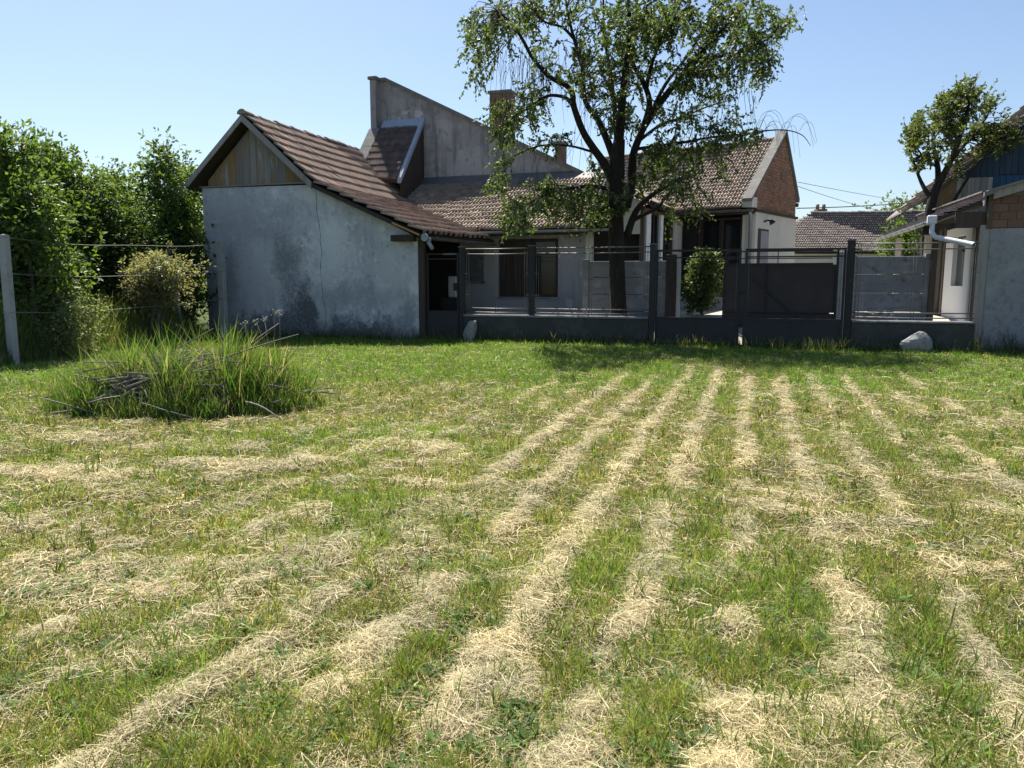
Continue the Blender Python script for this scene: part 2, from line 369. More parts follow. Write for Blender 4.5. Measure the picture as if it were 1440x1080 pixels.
yel = sst(.45, .6, fbm(GX * 1.1 + 5, GY * 1.1 + 77, 4))[..., None] * np.array([.07, .05, .015]) * (1 - lu)
gc = (g0 * (1 - lu) + g1 * lu + yel) * (1 - hm[..., None]) + hy * hm[..., None]
ground = np_obj('ground', np.stack([GX, GY, GZ], -1).reshape(-1, 3), F, 'soil', col=gc.reshape(-1, 3), smooth=True)
tag(ground, kind='structure')

def blades(P, H, Wd, az, lean, curl, col, segs=2):
    """tapered bent blades: P (n,3) roots, lean = sideways reach as a share of the height"""
    n = len(P)
    d = np.stack([np.cos(az), np.sin(az), 0 * az], -1); s = np.stack([-np.sin(az), np.cos(az), 0 * az], -1)
    tw = rng.random(n) * math.pi
    sv = s * np.cos(tw)[:, None] + d * np.sin(tw)[:, None]
    vs_ = []; 
    for i in range(segs):
        t = i / segs
        c = P + d * (lean * H * (t ** (1 + curl)))[:, None] + np.array([0, 0, 1.0]) * (H * (t - .25 * curl * lean * t * t))[:, None]
        w = (Wd * (1 - .55 * t) * .5)[:, None]
        vs_ += [c - sv * w, c + sv * w]
    c = P + d * (lean * H)[:, None] + np.array([0, 0, 1.0]) * (H * (1 - .25 * curl * lean))[:, None]
    vs_.append(c)
    k = 2 * segs + 1
    Vt = np.stack(vs_, 1).reshape(-1, 3)
    f = []
    for i in range(segs - 1): f += [(2 * i, 2 * i + 1, 2 * i + 3), (2 * i, 2 * i + 3, 2 * i + 2)]
    f.append((2 * segs - 2, 2 * segs - 1, 2 * segs))
    f = np.array(f)
    Fc = (np.arange(n)[:, None, None] * k + f[None]).reshape(-1, 3)
    return Vt, Fc, np.repeat(col, k, axis=0)
def polar(n, r0, r1, a0=-46, a1=46, pw=0.0):
    r = r0 * (r1 / r0) ** (rng.random(n) ** (1 - pw)); t = R(a0) + R(a1 - a0) * rng.random(n)
    return np.stack([r * np.sin(t), r * np.cos(t)], -1), r
def b18(xy): return xy[:, 0] * V1.x + xy[:, 1] * V1.y
def a18(xy): return xy[:, 0] * U1.x + xy[:, 1] * U1.y
def lawn_ok(xy):
    a = a18(xy); b = b18(xy)
    return (b < 18.2) & ~((a < -8.2) & (b > 17.9)) 

# mown grass
xy, r = polar(720000, 1.7, 21.5)
ok = lawn_ok(xy); xy, r = xy[ok], r[ok]
hmv = hay_mask(xy[:, 0], xy[:, 1]); luv = lush(xy[:, 0], xy[:, 1])
clump = fbm(xy[:, 0] * 5, xy[:, 1] * 5 + 9, 3)
dens = (1 - .66 * hmv) * np.clip(.30 + 1.5 * (clump - .33) + .45 * luv, .08, 1)
ok = rng.random(len(xy)) < dens; xy, r, hmv, luv, clump = xy[ok], r[ok], hmv[ok], luv[ok], clump[ok]
n = len(xy)
P = np.stack([xy[:, 0], xy[:, 1], relief(xy[:, 0], xy[:, 1]) - .018], -1)
edge = sst(17.0, 18.2, b18(xy))
big = (rng.random(n) < .04 + .06 * (clump > .58))
H = (.020 + .036 * rng.random(n)) * (.7 + .9 * clump) * (1 + .5 * luv) * (1 + .9 * big) + edge * .06 * rng.random(n)
Wd = .0036 * (r / 3) ** .62 * (.7 + .6 * rng.random(n)) * (1 + .5 * big)
mixc = np.clip(luv + .5 * (rng.random(n) - .5), 0, 1)[:, None]
col = np.array([.175, .23, .055]) * (1 - mixc) + np.array([.14, .26, .042]) * mixc
dry = (rng.random(n) < .26 * (1 - luv) + .03)[:, None]
dry &= ~big[:, None]
col = np.where(dry, np.array([.46, .39, .20]), col)
pt = fbm(xy[:, 0] * 1.7 + 60, xy[:, 1] * 1.7 + 12, 4)
col = col * (.62 + .55 * rng.random(n) + .55 * (pt - .3))[:, None]
stub = rng.random(n) < .07
col[stub] = np.array([.20, .155, .075]) * (.6 + .7 * rng.random((stub.sum(), 1)))
az = rng.random(n) * 6.283; ln = .25 + .7 * rng.random(n); nr_ = r < 7.5
A_ = blades(P[nr_], H[nr_], Wd[nr_], az[nr_], ln[nr_], .6 + 0 * r[nr_], col[nr_]); B_ = blades(P[~nr_], H[~nr_], 1.15 * Wd[~nr_], az[~nr_], ln[~nr_], .6 + 0 * r[~nr_], col[~nr_], 1)
Vt = np.concatenate([A_[0], B_[0]]); Fc = np.concatenate([A_[1], B_[1] + len(A_[0])]); cc = np.concatenate([A_[2], B_[2]])
tag(np_obj('mown_grass', Vt, Fc, 'grass', col=cc), 'short mown green and yellowing grass stubble covering the lawn', 'grass', kind='stuff')

# cut hay lying in swaths
xy, r = polar(1300000, 1.7, 19)
hmv = hay_mask(xy[:, 0], xy[:, 1])
ok = lawn_ok(xy) & (rng.random(len(xy)) < .80 * hmv ** 1.15 + .10); xy, r, hmv = xy[ok], r[ok], hmv[ok]
if len(xy) > 360000: xy, r, hmv = xy[:360000], r[:360000], hmv[:360000]
n = len(xy)
zc = relief(xy[:, 0], xy[:, 1]) + (.002 + .032 * rng.random(n) ** 1.8 * (.35 + hmv)) - .008
L_ = (.03 + .16 * rng.random(n) ** 2.6) * (r / 3) ** .2
az = rng.random(n) * 6.283
dv = np.stack([np.cos(az), np.sin(az), (rng.random(n) - .5) * .5], -1) * (L_ / 2)[:, None]
wv = np.stack([-np.sin(az), np.cos(az), (rng.random(n) - .5) * 1.2], -1) * (.0010 * (r / 3) ** .7 * (.5 + 1.5 * rng.random(n) ** 2.5))[:, None]
c = np.stack([xy[:, 0], xy[:, 1], zc], -1)
bow = np.zeros((n, 3)); bow[:, 2] = L_ * .12 * rng.random(n); bow[:, :2] = (rng.random((n, 2)) - .5) * (L_ * .4)[:, None]
Vt = np.stack([c - dv - wv, c - dv + wv, c + bow - wv, c + bow + wv, c + dv], 1).reshape(-1, 3)
f = np.array([(0, 1, 3), (0, 3, 2), (2, 3, 4)])
Fc = (np.arange(n)[:, None, None] * 5 + f[None]).reshape(-1, 3)
tone = fbm(xy[:, 0] * 2.6 + 9, xy[:, 1] * 2.6 + 2, 3)[:, None]
col = (np.array([.54, .45, .25]) * tone * 1.5 + np.array([.42, .385, .27]) * (1 - tone)) * (.5 + .6 * rng.random((n, 1))) + (rng.random((n, 1)) - .5) * np.array([.05, .07, .04])
gr = (rng.random(n) < .16)[:, None]
col = np.where(gr, np.array([.27, .27, .12]), col)
tag(np_obj('cut_hay', Vt, Fc, 'hay', col=np.repeat(np.clip(col, .02, .8), 5, 0)), 'pale dry cut hay lying in long swaths across the lawn', 'hay', kind='stuff')

# taller tufts and weeds standing in the lawn
xy, r = polar(1500, 2.0, 12)
ok = lawn_ok(xy) & (rng.random(len(xy)) < .25 + .5 * (fbm(xy[:, 0] * .7, xy[:, 1] * .7 + 20) > .5)); xy, r = xy[ok], r[ok]
nb = 9; P = np.repeat(xy, nb, 0) + rng.normal(0, .022, (len(xy) * nb, 2)); rr = np.repeat(r, nb); n = len(P)
P3 = np.stack([P[:, 0], P[:, 1], relief(P[:, 0], P[:, 1]) - .02], -1)
hh = np.repeat(.07 + .10 * rng.random(len(xy)) ** 1.5, nb) * (.6 + .5 * rng.random(n))
col = np.array([.085, .16, .03]) * (.6 + .6 * np.repeat(rng.random(len(xy)), nb))[:, None] + np.repeat(rng.random(len(xy)), nb)[:, None] * np.array([.04, .02, 0])
Vt, Fc, cc = blades(P3, hh, .0065 * (rr / 3) ** .5 * (.6 + .7 * rng.random(n)), rng.random(n) * 6.283, .15 + .5 * rng.random(n), .7 + 0 * rr, col, 3)
tag(np_obj('lawn_tufts', Vt, Fc, 'grass', col=cc), 'taller bright green grass tufts standing above the mown lawn', 'grass', kind='stuff')

# the same stubble, sparser, to both sides of the view
xy = np.stack([rng.uniform(-9, 9, 90000), rng.uniform(-2.5, 8, 90000)], -1)
xy = xy[(np.abs(np.degrees(np.arctan2(xy[:, 0], xy[:, 1]))) > 45.5) | (np.hypot(xy[:, 0], xy[:, 1]) < 1.72)]; n = len(xy)
P = np.stack([xy[:, 0], xy[:, 1], relief(xy[:, 0], xy[:, 1]) - .018], -1)
col = np.where(rng.random((n, 1)) < .25, np.array([.42, .36, .19]), np.array([.16, .23, .05])) * (.6 + .6 * rng.random((n, 1)))
Vt, Fc, cc = blades(P, .03 + .05 * rng.random(n), .011 * (.6 + .7 * rng.random(n)), rng.random(n) * 6.283, .3 + .9 * rng.random(n), .6 + 0 * P[:, 0], col, 1)
tag(np_obj('side_grass', Vt, Fc, 'grass', col=cc), 'short mown grass stubble at the sides of the lawn', 'grass', kind='stuff')

# broad-leaved weeds: flat rosettes in the lawn
xy, r = polar(2200, 1.9, 13)
ok = lawn_ok(xy) & (fbm(xy[:, 0] * .9 + 3, xy[:, 1] * .9 + 71, 3) > .47) & (hay_mask(xy[:, 0], xy[:, 1]) < .4); xy = xy[ok]
nb = 8; Pw = np.repeat(xy, nb, 0); n = len(Pw); az = rng.random(n) * 6.283
el = .25 + .6 * rng.random(n)
Dw = np.stack([np.cos(az) * np.cos(el), np.sin(az) * np.cos(el), np.sin(el)], -1)
Pw = np.stack([Pw[:, 0] + .012 * np.cos(az), Pw[:, 1] + .012 * np.sin(az), relief(Pw[:, 0], Pw[:, 1]) + .004], -1)
sw_ = np.stack([-np.sin(az), np.cos(az), 0 * az], -1)
Lw = np.repeat(.022 + .038 * rng.random(len(xy)), nb) * (.7 + .5 * rng.random(n)); Ww = Lw * .17
mid = Pw + Dw * (Lw * .55)[:, None]; tip = Pw + Dw * Lw[:, None] - np.array([0, 0, 1.]) * (Lw * .22)[:, None]
Vt = np.stack([Pw, mid + sw_ * Ww[:, None], tip, mid - sw_ * Ww[:, None]], 1).reshape(-1, 3)
f = np.array([(0, 1, 2), (0, 2, 3)]); Fc = (np.arange(n)[:, None, None] * 4 + f[None]).reshape(-1, 3)
cw = np.array([.10, .18, .04]) * (.6 + .7 * np.repeat(rng.random(len(xy)), nb))[:, None] + np.repeat(rng.random(len(xy)), nb)[:, None] * np.array([.03, .03, .03])
tag(np_obj('lawn_weeds', Vt, Fc, 'grass', col=np.repeat(cw, 4, 0)), 'flat broad-leaved weeds scattered through the mown lawn', 'weeds', kind='stuff')

# yard behind the fence: a concrete ramp that climbs to the house level
mb = MB()
prof = [(18.62, .03), (19.3, .30), (20.6, .62), (40, .66)]
for (b0, z0), (b1, z1) in zip(prof[:-1], prof[1:]):
    mb.add([W1(-8.3, b0, z0), W1(4.2, b0, z0), W1(4.2, b1, z1), W1(-8.3, b1, z1)], [(0, 1, 2, 3)])
tag(mb.build('yard', 'yard'), kind='structure')

# ------------------------------------------------------------------ roof tiles
def tile_mesh(name, w, h, m, lip=.068):
    pr = [(0, .0), (.03, .055), (.20, .055), (.26, .006), (.48, .0), (.53, .045), (.68, .045), (.73, .004), (.965, .0)]
    vs_ = []; fs = []
    k = len(pr)
    for (x, z) in pr: vs_.append((x * w - w / 2, 0, z + lip))
    for (x, z) in pr: vs_.append((x * w - w / 2, h * 1.10, z))
    for (x, z) in pr: vs_.append((x * w - w / 2, .004, -.004))
    for i in range(k - 1):
        fs += [(i, i + 1, k + i + 1, k + i), (2 * k + i, 2 * k + i + 1, i + 1, i)]
    me = bpy.data.meshes.new(name); me.from_pydata(vs_, [], fs); me.materials.append(M[m]); me.update()
    return me
def tile_roof(roof, cols, across, tw, m, keep=None, limit=300, jitter=1.0, name='tile'):
    """cols: list of polylines, each a list of (points top to bottom, rows per segment)"""
    ms = []
    hmesh = {}
    for pts, rows in cols:
        for (p, q, nr) in zip(pts[:-1], pts[1:], rows):
            p = Vector(p); q = Vector(q); up = (p - q); Ls = up.length; up.normalize(); nn = across.cross(up).normalized()
            ph = Ls / nr
            for i in range(nr):
                c = q + up * (ph * i)
                if keep and not keep(c + up * ph * .5): continue
                ax = (across - up * across.dot(up)).normalized()
                mt = Matrix((ax, up, nn)).transposed().to_4x4()
                mt = mt @ Matrix.Rotation(random.gauss(0, .012 * jitter), 4, 'Z') @ Matrix.Rotation(random.gauss(0, .012 * jitter), 4, 'X')
                mt = Matrix.Translation(c + ax * random.gauss(0, .004 * jitter) + nn * (.012 + abs(random.gauss(0, .004 * jitter))) + up * random.gauss(0, .006 * jitter)) @ mt
                ms.append((c.length, round(ph, 2), mt))
    ms.sort(key=lambda t: t[0])
    for d, ph, mt in ms[:limit]:
        if ph not in hmesh: hmesh[ph] = tile_mesh(name, tw, ph, m)
        piece(name, hmesh[ph], mt, roof)
    rest = ms[limit:]
    if rest:
        vs_ = []; fs = []; o = 0
        for d, ph, mt in rest:
            if ph not in hmesh: hmesh[ph] = tile_mesh(name, tw, ph, m)
            me = hmesh[ph]
            v = np.array([mt @ x.co for x in me.vertices]); vs_.append(v)
            fs.append(np.array([tuple(p_.vertices) for p_ in me.polygons]) + o); o += len(v)
        ob = np_obj('tile_rows', np.concatenate(vs_), np.concatenate(fs), m, roof)
        ob['kind'] = 'stuff'
def ridge_caps(roof, p, q, n, r, m, name='ridge_tile'):
    p = Vector(p); q = Vector(q); d = (q - p).normalized(); side = d.cross(ZZ).normalized()
    L_ = (q - p).length / n
    vs_ = []; fs = []
    K = 6
    for j, (t, rr) in enumerate(((0, r * 1.12), (L_ * 1.08, r * .92))):
        for k in range(K + 1):
            an = math.pi * k / K
            vs_.append(Vector((math.cos(an) * rr, t, math.sin(an) * rr * .9 - r * .35)))
    for k in range(K): fs.append((k, k + 1, K + 2 + k, K + 1 + k))
    fs.append(tuple(range(K + 1)))
    me = bpy.data.meshes.new(name); me.from_pydata(vs_, [], fs); me.materials.append(M[m]); me.update()
    for i in range(n):
        mt = Matrix((side, d, ZZ)).transposed().to_4x4()
        mt = Matrix.Translation(p + d * L_ * i + ZZ * random.gauss(0.02, .012) + side * random.gauss(0, .01)) @ mt @ Matrix.Rotation(random.gauss(0, .03), 4, 'Z')
        piece(name, me, mt, roof)
def brick_wall(parent, O, ax, up, out, poly, bw, bh, m, depth=.05, gap=.012, name='brick', limit=300):
    """bricks in running bond inside polygon poly of (x, z) metres, proud of the wall by a few mm"""
    def inside(x, z):
        c = False
        for i in range(len(poly)):
            (x1, z1), (x2, z2) = poly[i], poly[i - 1]
            if (z1 > z) != (z2 > z) and x < (x2 - x1) * (z - z1) / (z2 - z1) + x1: c = not c
        return c
    z0 = min(p[1] for p in poly); z1 = max(p[1] for p in poly); x0 = min(p[0] for p in poly); x1 = max(p[0] for p in poly)
    me = {}
    def bm_(w):
        w = round(w, 2)
        if w not in me:
            b = MB().hexa([Vector((sx, sy, sz)) for sz in (0, bh - gap) for (sx, sy) in ((0, 0), (w - gap, 0), (w - gap, depth), (0, depth))])
            k = bpy.data.meshes.new(name); k.from_pydata(b.v, [], b.f); k.materials.append(M[m]); k.update(); me[w] = k
        return me[w]
    r = 0; z = z0; n = 0
    while z + bh * .5 < z1:
        x = x0 - (bw / 2 if r % 2 else 0)
        while x < x1:
            ws = [(x, bw)]
            if not (inside(x + .01, z + bh / 2) and inside(x + bw - .01, z + bh / 2) and inside(x + bw / 2, z + bh - .015)):
                ws = [(x, bw / 2), (x + bw / 2, bw / 2)]
            for (xx, w) in ws:
                if inside(xx + .02, z + bh * .6) and inside(xx + w - .03, z + bh * .6) and n < limit:
                    jx = random.gauss(0, .003)
                    mt = Matrix((ax, -out, up)).transposed().to_4x4()
                    mt = Matrix.Translation(O + ax * (xx + jx) + up * z + out * (depth * .35 + random.gauss(0, .004))) @ mt @ Matrix.Rotation(random.gauss(0, .008), 4, 'Y')
                    piece(name, bm_(w), mt, parent); n += 1
            x += bw
        z += bh; r += 1
def planks(parent, O, ax, up, out, x0, x1, w, zlo, zhi, mfun, th=.022, gap=.008, name='plank'):
    """upright planks; zlo, zhi are functions of x"""
    x = x0; i = 0
    while x < x1 - .02:
        ww = min(w * random.uniform(.85, 1.15), x1 - x)
        xa, xb = x, x + ww - gap
        o = out * random.uniform(.0, .008)
        q = [O + ax * xa + up * zlo(xa), O + ax * xb + up * zlo(xb), O + ax * xb + up * zhi(xb), O + ax * xa + up * zhi(xa)]
        if zhi((xa + xb) / 2) - zlo((xa + xb) / 2) > .06:
            MB().prism([p + o for p in q], out * th).build(name, mfun(i, (xa + xb) / 2), parent)
        x += ww; i += 1
def gutter(name, parent, p, q, r, m, n=8):
    """open half-round gutter with rolled rim and end caps"""
    p = Vector(p); q = Vector(q); d = (q - p).normalized(); s = d.cross(ZZ).normalized()
    vs_ = []; fs = []
    for P0 in (p, q):
        for rr in (r, r - .012):
            for k in range(n + 1):
                t = math.pi * k / n
                vs_.append(P0 - s * math.cos(t) * rr - ZZ * math.sin(t) * rr)
    K = n + 1
    for k in range(n):
        fs += [(k, k + 1, 2 * K + k + 1, 2 * K + k), (K + k + 1, K + k, 3 * K + k, 3 * K + k + 1)]
    for a in (0, n): fs.append((a, K + a, 3 * K + a, 2 * K + a))
    fs += [tuple(range(K)), tuple(range(2 * K, 3 * K))]
    mb = MB().add(vs_, fs, False)
    L_ = (q - p).length; nb = max(2, int(L_ / 1.0))
    for i in range(nb + 1):
        c = p + d * (L_ * (i + .5) / (nb + 1))
        pa = [c - s * math.cos(math.pi * k / 8) * (r + .008) - ZZ * math.sin(math.pi * k / 8) * (r + .008) for k in range(9)]
        mb.tube(pa, .007, 4)
    return mb.build(name, m, parent)
def framed_window(parent, O, ax, up, out, w, h, fm, pane='glass', fr=.06, mull=(), trans=(), label=None, name='window', depth=.05):
    f = MB()
    def bb(x0, x1, z0, z1, o0, o1, mb):
        mb.hexa([O + ax * x + up * z + out * o for z in (z0, z1) for (x, o) in ((x0, o1), (x1, o1), (x1, o0), (x0, o0))])
    bb(0, w, 0, fr, 0, depth, f); bb(0, w, h - fr, h, 0, depth, f); bb(0, fr, fr, h - fr, 0, depth, f); bb(w - fr, w, fr, h - fr, 0, depth, f)
    for x in mull: bb(x - fr * .4, x + fr * .4, fr, h - fr, .004, depth - .006, f)
    for z in trans: bb(fr, w - fr, z - fr * .4, z + fr * .4, .006, depth - .01, f)
    o = f.build(name, fm, parent)
    g = MB(); bb(fr, w - fr, fr, h - fr, .012, .018, g); g.build('pane', pane, o)
    if label: o['label'] = label
    return o

# ------------------------------------------------------------------ the shed
shed = thing('shed', W1(-11.7, 18.2, 0), 'low grey rendered shed with a steep tiled roof and ochre plank gable', 'shed')
FB = 18.2
w_ = MB().prism([W1(-15.0, FB, -.1), W1(-8.45, FB, -.1), W1(-8.45, FB, 2.60), W1(-9.9, FB, 3.27), W1(-11.25, FB, 3.86), W1(-11.45, FB, 4.02), W1(-15.0, FB, 4.06)], V1 * .3)
wall = w_.build('front_wall', 'plaster_shed', shed)
MB().box(W1, -15.0, -14.7, FB + .3, 24.5, -.1, 4.0).build('side_wall', 'plaster_shed', shed)
MB().box(W1, -10.9, -10.6, FB + .302, 24.5, -.1, 3.3).build('side_wall', 'room_shade', shed)
# crack in the render
cr = MB(); pz = 4.0; px = -11.38; pts = []
while pz > .35:
    pts.append((px, pz)); px += random.gauss(0, .018) + .006; pz -= .11
for (x0, z0), (x1, z1) in zip(pts[:-1], pts[1:]):
    w0 = .003 + .005 * random.random()
    cr.add([W1(x0 - w0, FB - .003, z0), W1(x0 + w0, FB - .003, z0), W1(x1 + w0, FB - .003, z1), W1(x1 - w0, FB - .003, z1)], [(0, 3, 2, 1)])
cr.build('crack', 'black', wall)
# patches of damp, flaked render: thin irregular skins on the wall
def skin(cx, cz, rx, rz, m, sd_, parent, b=FB - .004, ph=0):
    k = 26; r0 = np.random.default_rng(sd_); off = r0.random(5) * 6.28
    ps = []
    for i in range(k):
        t = 2 * math.pi * i / k
        w = 1 + .22 * math.sin(3 * t + off[0]) + .16 * math.sin(5 * t + off[1]) + .12 * math.sin(9 * t + off[2])
        ps.append(W1(cx + rx * w * math.cos(t), b, cz + rz * w * math.sin(t)))
    return MB().prism(ps, -V1 * .006).build('render_patch', m, parent)
# gable planks
GA, GZP = -13.35, 5.72
def gtop(x): return GZP - abs(x - GA) * .93 - .12
planks(shed, W1(0, FB + .04, 0), U1, ZZ, -V1, -15.05, -11.5, .225, lambda x: 4.10, gtop,
       lambda i, x: 'wood_peel' if 5 <= i <= 11 and i != 7 else ('wood_grey' if i == 7 else 'wood_ochre'))
MB().box(W1, -15.05, -11.4, FB - .06, FB + .1, 4.062, 4.10).build('wall_plate', 'wood_grey', shed)
# roof
roof = MB()
RID = (GA, 5.86); KI = (-11.22, 3.98); 
def eave_a(b): return -8.2 + (b - 17.9) * .20
B0, B1 = 17.9, 24.3
roof.hexa([W1(KI[0], B0, KI[1] - .08), W1(KI[0], B1, KI[1] - .08), W1(GA, B1, RID[1] - .08), W1(GA, B0, RID[1] - .08),
           W1(KI[0], B0, KI[1]), W1(KI[0], B1, KI[1]), W1(GA, B1, RID[1]), W1(GA, B0, RID[1])])
BE = 21.4
roof.hexa([W1(eave_a(B0), B0, 2.60), W1(eave_a(BE), BE, 2.60), W1(KI[0] + .001, 23.9, KI[1] - .08), W1(KI[0] + .001, B0, KI[1] - .08),
           W1(eave_a(B0), B0, 2.66), W1(eave_a(BE), BE, 2.66), W1(KI[0] + .001, 23.9, KI[1]), W1(KI[0] + .001, B0, KI[1])])
roof.hexa([W1(GA, B0, RID[1] - .08), W1(GA, B1, RID[1] - .08), W1(-15.35, B1, 4.0), W1(-15.35, B0, 4.0),
           W1(GA, B0, RID[1]), W1(GA, B1, RID[1]), W1(-15.35, B1, 4.08), W1(-15.35, B0, 4.08)])
roof = roof.build('roof', 'deck', shed)
def zm(b): return 2.95 + (b - 21.2) * .5
TW = .235
cols = []
nb_ = int((B1 - B0) / TW)
for j in range(nb_):
    b = B0 + TW * (j + .5)
    sg = -.06 * math.sin(math.pi * (b - B0) / (B1 - B0)) + random.gauss(0, .006)
    cols.append(([W1(GA + .05, b, RID[1] - .02 + sg * .4), W1(KI[0], b, KI[1] + .03 + sg), W1(min(eave_a(b), eave_a(21.4)), b, 2.68 + random.gauss(0, .006))], (7, 8)))
def keep_shed(c):
    a = c.dot(U1); b = c.dot(V1)
    return c.z > zm(b) - .22
tile_roof(roof, cols, V1, TW, 'tile', keep_shed)
ridge_caps(roof, W1(GA, B0 - .05, RID[1] + .02), W1(GA, 24.2, RID[1] + .02), 17, .13, 'tile')
# barge boards, rafters under the verge, gutter
def barge(p, q, m='wood_grey', w=.2, t=.035):
    p = Vector(p); q = Vector(q)
    return MB().prism([p, q, q - ZZ * w, p - ZZ * w], V1 * t).build('barge_board', m, shed)
barge(W1(GA, B0 - .04, RID[1] + .02), W1(-11.3, B0 - .04, 4.06), w=.19)
barge(W1(-15.45, B0 - .04, 4.02), W1(GA - .002, B0 - .04, RID[1] + .02), w=.17)
MB().prism([W1(-11.3, B0 - .02, 3.98), W1(-8.9, B0 - .02, 2.93), W1(-8.9, B0 - .02, 2.86), W1(-11.3, B0 - .02, 3.91)], V1 * .03).build('barge_board', 'wood_dark', shed)
MB().prism([W1(-9.0, B0 - .03, 2.98), W1(-8.25, B0 - .03, 2.66), W1(-8.25, B0 - .03, 2.62), W1(-9.0, B0 - .03, 2.93)], V1 * .12).build('verge_board', 'wood_orange', shed)
MB().box(W1, -9.1, -8.47, 17.98, 18.197, 2.5, 2.66).build('beam_end', 'wood_dark', shed)
MB().box(W1, -8.448, -8.30, 18.22, 18.36, 0, 2.55).build('corner_post', 'wood_dark', shed)
g = gutter('gutter', shed, W1(-8.12, 17.95, 2.60), W1(eave_a(21.3) + .08, 21.3, 2.57), .075, 'zinc_dark')
MB().tube([W1(-8.06, 18.05, 2.56), W1(-8.05, 18.0, 2.45), W1(-7.93, 17.95, 2.30)], [.06, .055, .05], 10).build('spout', 'zinc', g)
MB().tube([W1(-8.12, 17.94, 2.58), W1(-8.12, 17.9, 2.58)], [.1, .1], 12).build('gutter_end', 'zinc', g)

# ------------------------------------------------------------------ firewall of the tall house with lean-to dormer
tall = thing('tall_house', W1(-9.5, 25.2, .6), 'tall house with a bare grey firewall gable falling to the right', 'house')
MB().prism([W1(-13.15, 25, .6), W1(-5.3, 25, .6), W1(-5.3, 25, 4.72), W1(-12.72, 25, 8.36), W1(-13.15, 25, 8.36)], V1 * .35).build('firewall', 'plaster_fire', tall)
MB().prism([W1(-5.1, 24.92, 4.56), W1(-5.1, 24.92, 4.72), W1(-12.7, 24.92, 8.45), W1(-13.2, 24.92, 8.45), W1(-13.2, 24.92, 8.33), W1(-12.7, 24.92, 8.33)], V1 * .5).build('coping', 'coping', tall)
MB().box(W1, -13.15, -12.93, 24.66, 24.998, .6, 8.34).build('pilaster', 'plaster_fire', tall)
MB().box(W1, -13.2, -12.88, 24.6, 24.915, 8.345, 8.44).build('coping', 'coping', tall)
rb = MB().hexa([W1(-12.9, 25.4, 4.6), W1(-5.2, 25.4, 4.3), W1(-5.2, 33, 4.3), W1(-12.9, 33, 4.6), W1(-12.9, 25.4, 8.2), W1(-5.2, 25.4, 4.6), W1(-5.2, 33, 4.6), W1(-12.9, 33, 8.2)])
rb.build('rear_roof', 'tile_grey', tall)
def chimney(a, b, w, d, z0, z1, label=None):
    s = MB().box(W1, a, a + w, b, b + d, z0, z1).build('chimney', 'mortar', tall)
    bh = .085
    k = 0; z = z0
    body = MB()
    while z + bh < z1:
        for (O, ax, out, ln) in ((W1(a, b, z), U1, -V1, w), (W1(a + w, b, z), V1, U1, d), (W1(a, b + d, z), -V1, -U1, d)):
            x = -.12 if k % 2 else 0
            while x < ln - .02:
                x0 = max(x, 0) ; x1 = min(x + .24 - .012, ln)
                if x1 - x0 > .05:
                    o_ = out * random.uniform(.006, .014)
                    body.prism([O + ax * x0 + o_ * 0, O + ax * x1, O + ax * x1 + ZZ * (bh - .012), O + ax * x0 + ZZ * (bh - .012)], o_)
                x += .24
        z += bh; k += 1
    body.build('brick_courses', 'brick_chim', s)['kind'] = 'stuff'
    MB().box(W1, a - .06, a + w + .06, b - .06, b + d + .06, z1, z1 + .09).build('chimney_cap', 'coping', s)
M['brick_chim'] = mat('sooty_brick', (.20, .135, .10), .92, [(7, (.13, .095, .08), .5, .7, .8), (2, (.26, .17, .12), .5, .7, .6)], (30, .4, .01))
chimney(-9.15, 25.7, .72, .62, 5.4, 7.82)
chimney(-6.95, 26.2, .30, .34, 5.0, 6.12)
# dormer
D0, D1 = -12.8, -11.38
def dz(b): return 6.95 - (24.95 - b) * 1.16
BL = 23.05
dr = MB().hexa([W1(D0, BL, dz(BL) - .1), W1(D1, BL, dz(BL) - .1), W1(D1, 24.95, dz(24.95) - .1), W1(D0, 24.95, dz(24.95) - .1),
                W1(D0, BL, dz(BL)), W1(D1, BL, dz(BL)), W1(D1, 24.95, dz(24.95)), W1(D0, 24.95, dz(24.95))]).build('dormer_roof', 'deck', tall)
tw = .142
cols = [([W1(D0 + tw * (j + .5), 24.72, dz(24.72)), W1(D0 + tw * (j + .5), BL, dz(BL))], (8,)) for j in range(10)]
tile_roof(dr, cols, U1, tw, 'tile_shaded')
MB().hexa([W1(D0, 24.68, dz(24.68) + .05), W1(D1 + .02, 24.68, dz(24.68) + .05), W1(D1 + .02, 24.97, dz(24.97) + .05), W1(D0, 24.97, dz(24.97) + .05),
           W1(D0, 24.68, dz(24.68) + .065), W1(D1 + .02, 24.68, dz(24.68) + .065), W1(D1 + .02, 24.97, dz(24.97) + .065), W1(D0, 24.97, dz(24.97) + .065)]).build('flashing', 'flash', tall)
MB().hexa([W1(D1, BL, dz(BL) - .12), W1(D1 + .13, BL, dz(BL) - .12), W1(D1 + .13, 24.99, dz(24.99) - .12), W1(D1, 24.99, dz(24.99) - .12),
           W1(D1, BL, dz(BL) + .06), W1(D1 + .13, BL, dz(BL) + .06), W1(D1 + .13, 24.99, dz(24.99) + .06), W1(D1, 24.99, dz(24.99) + .06)]).build('verge_flashing', 'flash', tall)
planks(tall, W1(D1 + .05, 0, 0), V1, ZZ, U1, BL + .1, 24.98, .19, lambda x: 3.5, lambda x: dz(x) - .13, lambda i, x: 'wood_dark', name='cheek_plank')
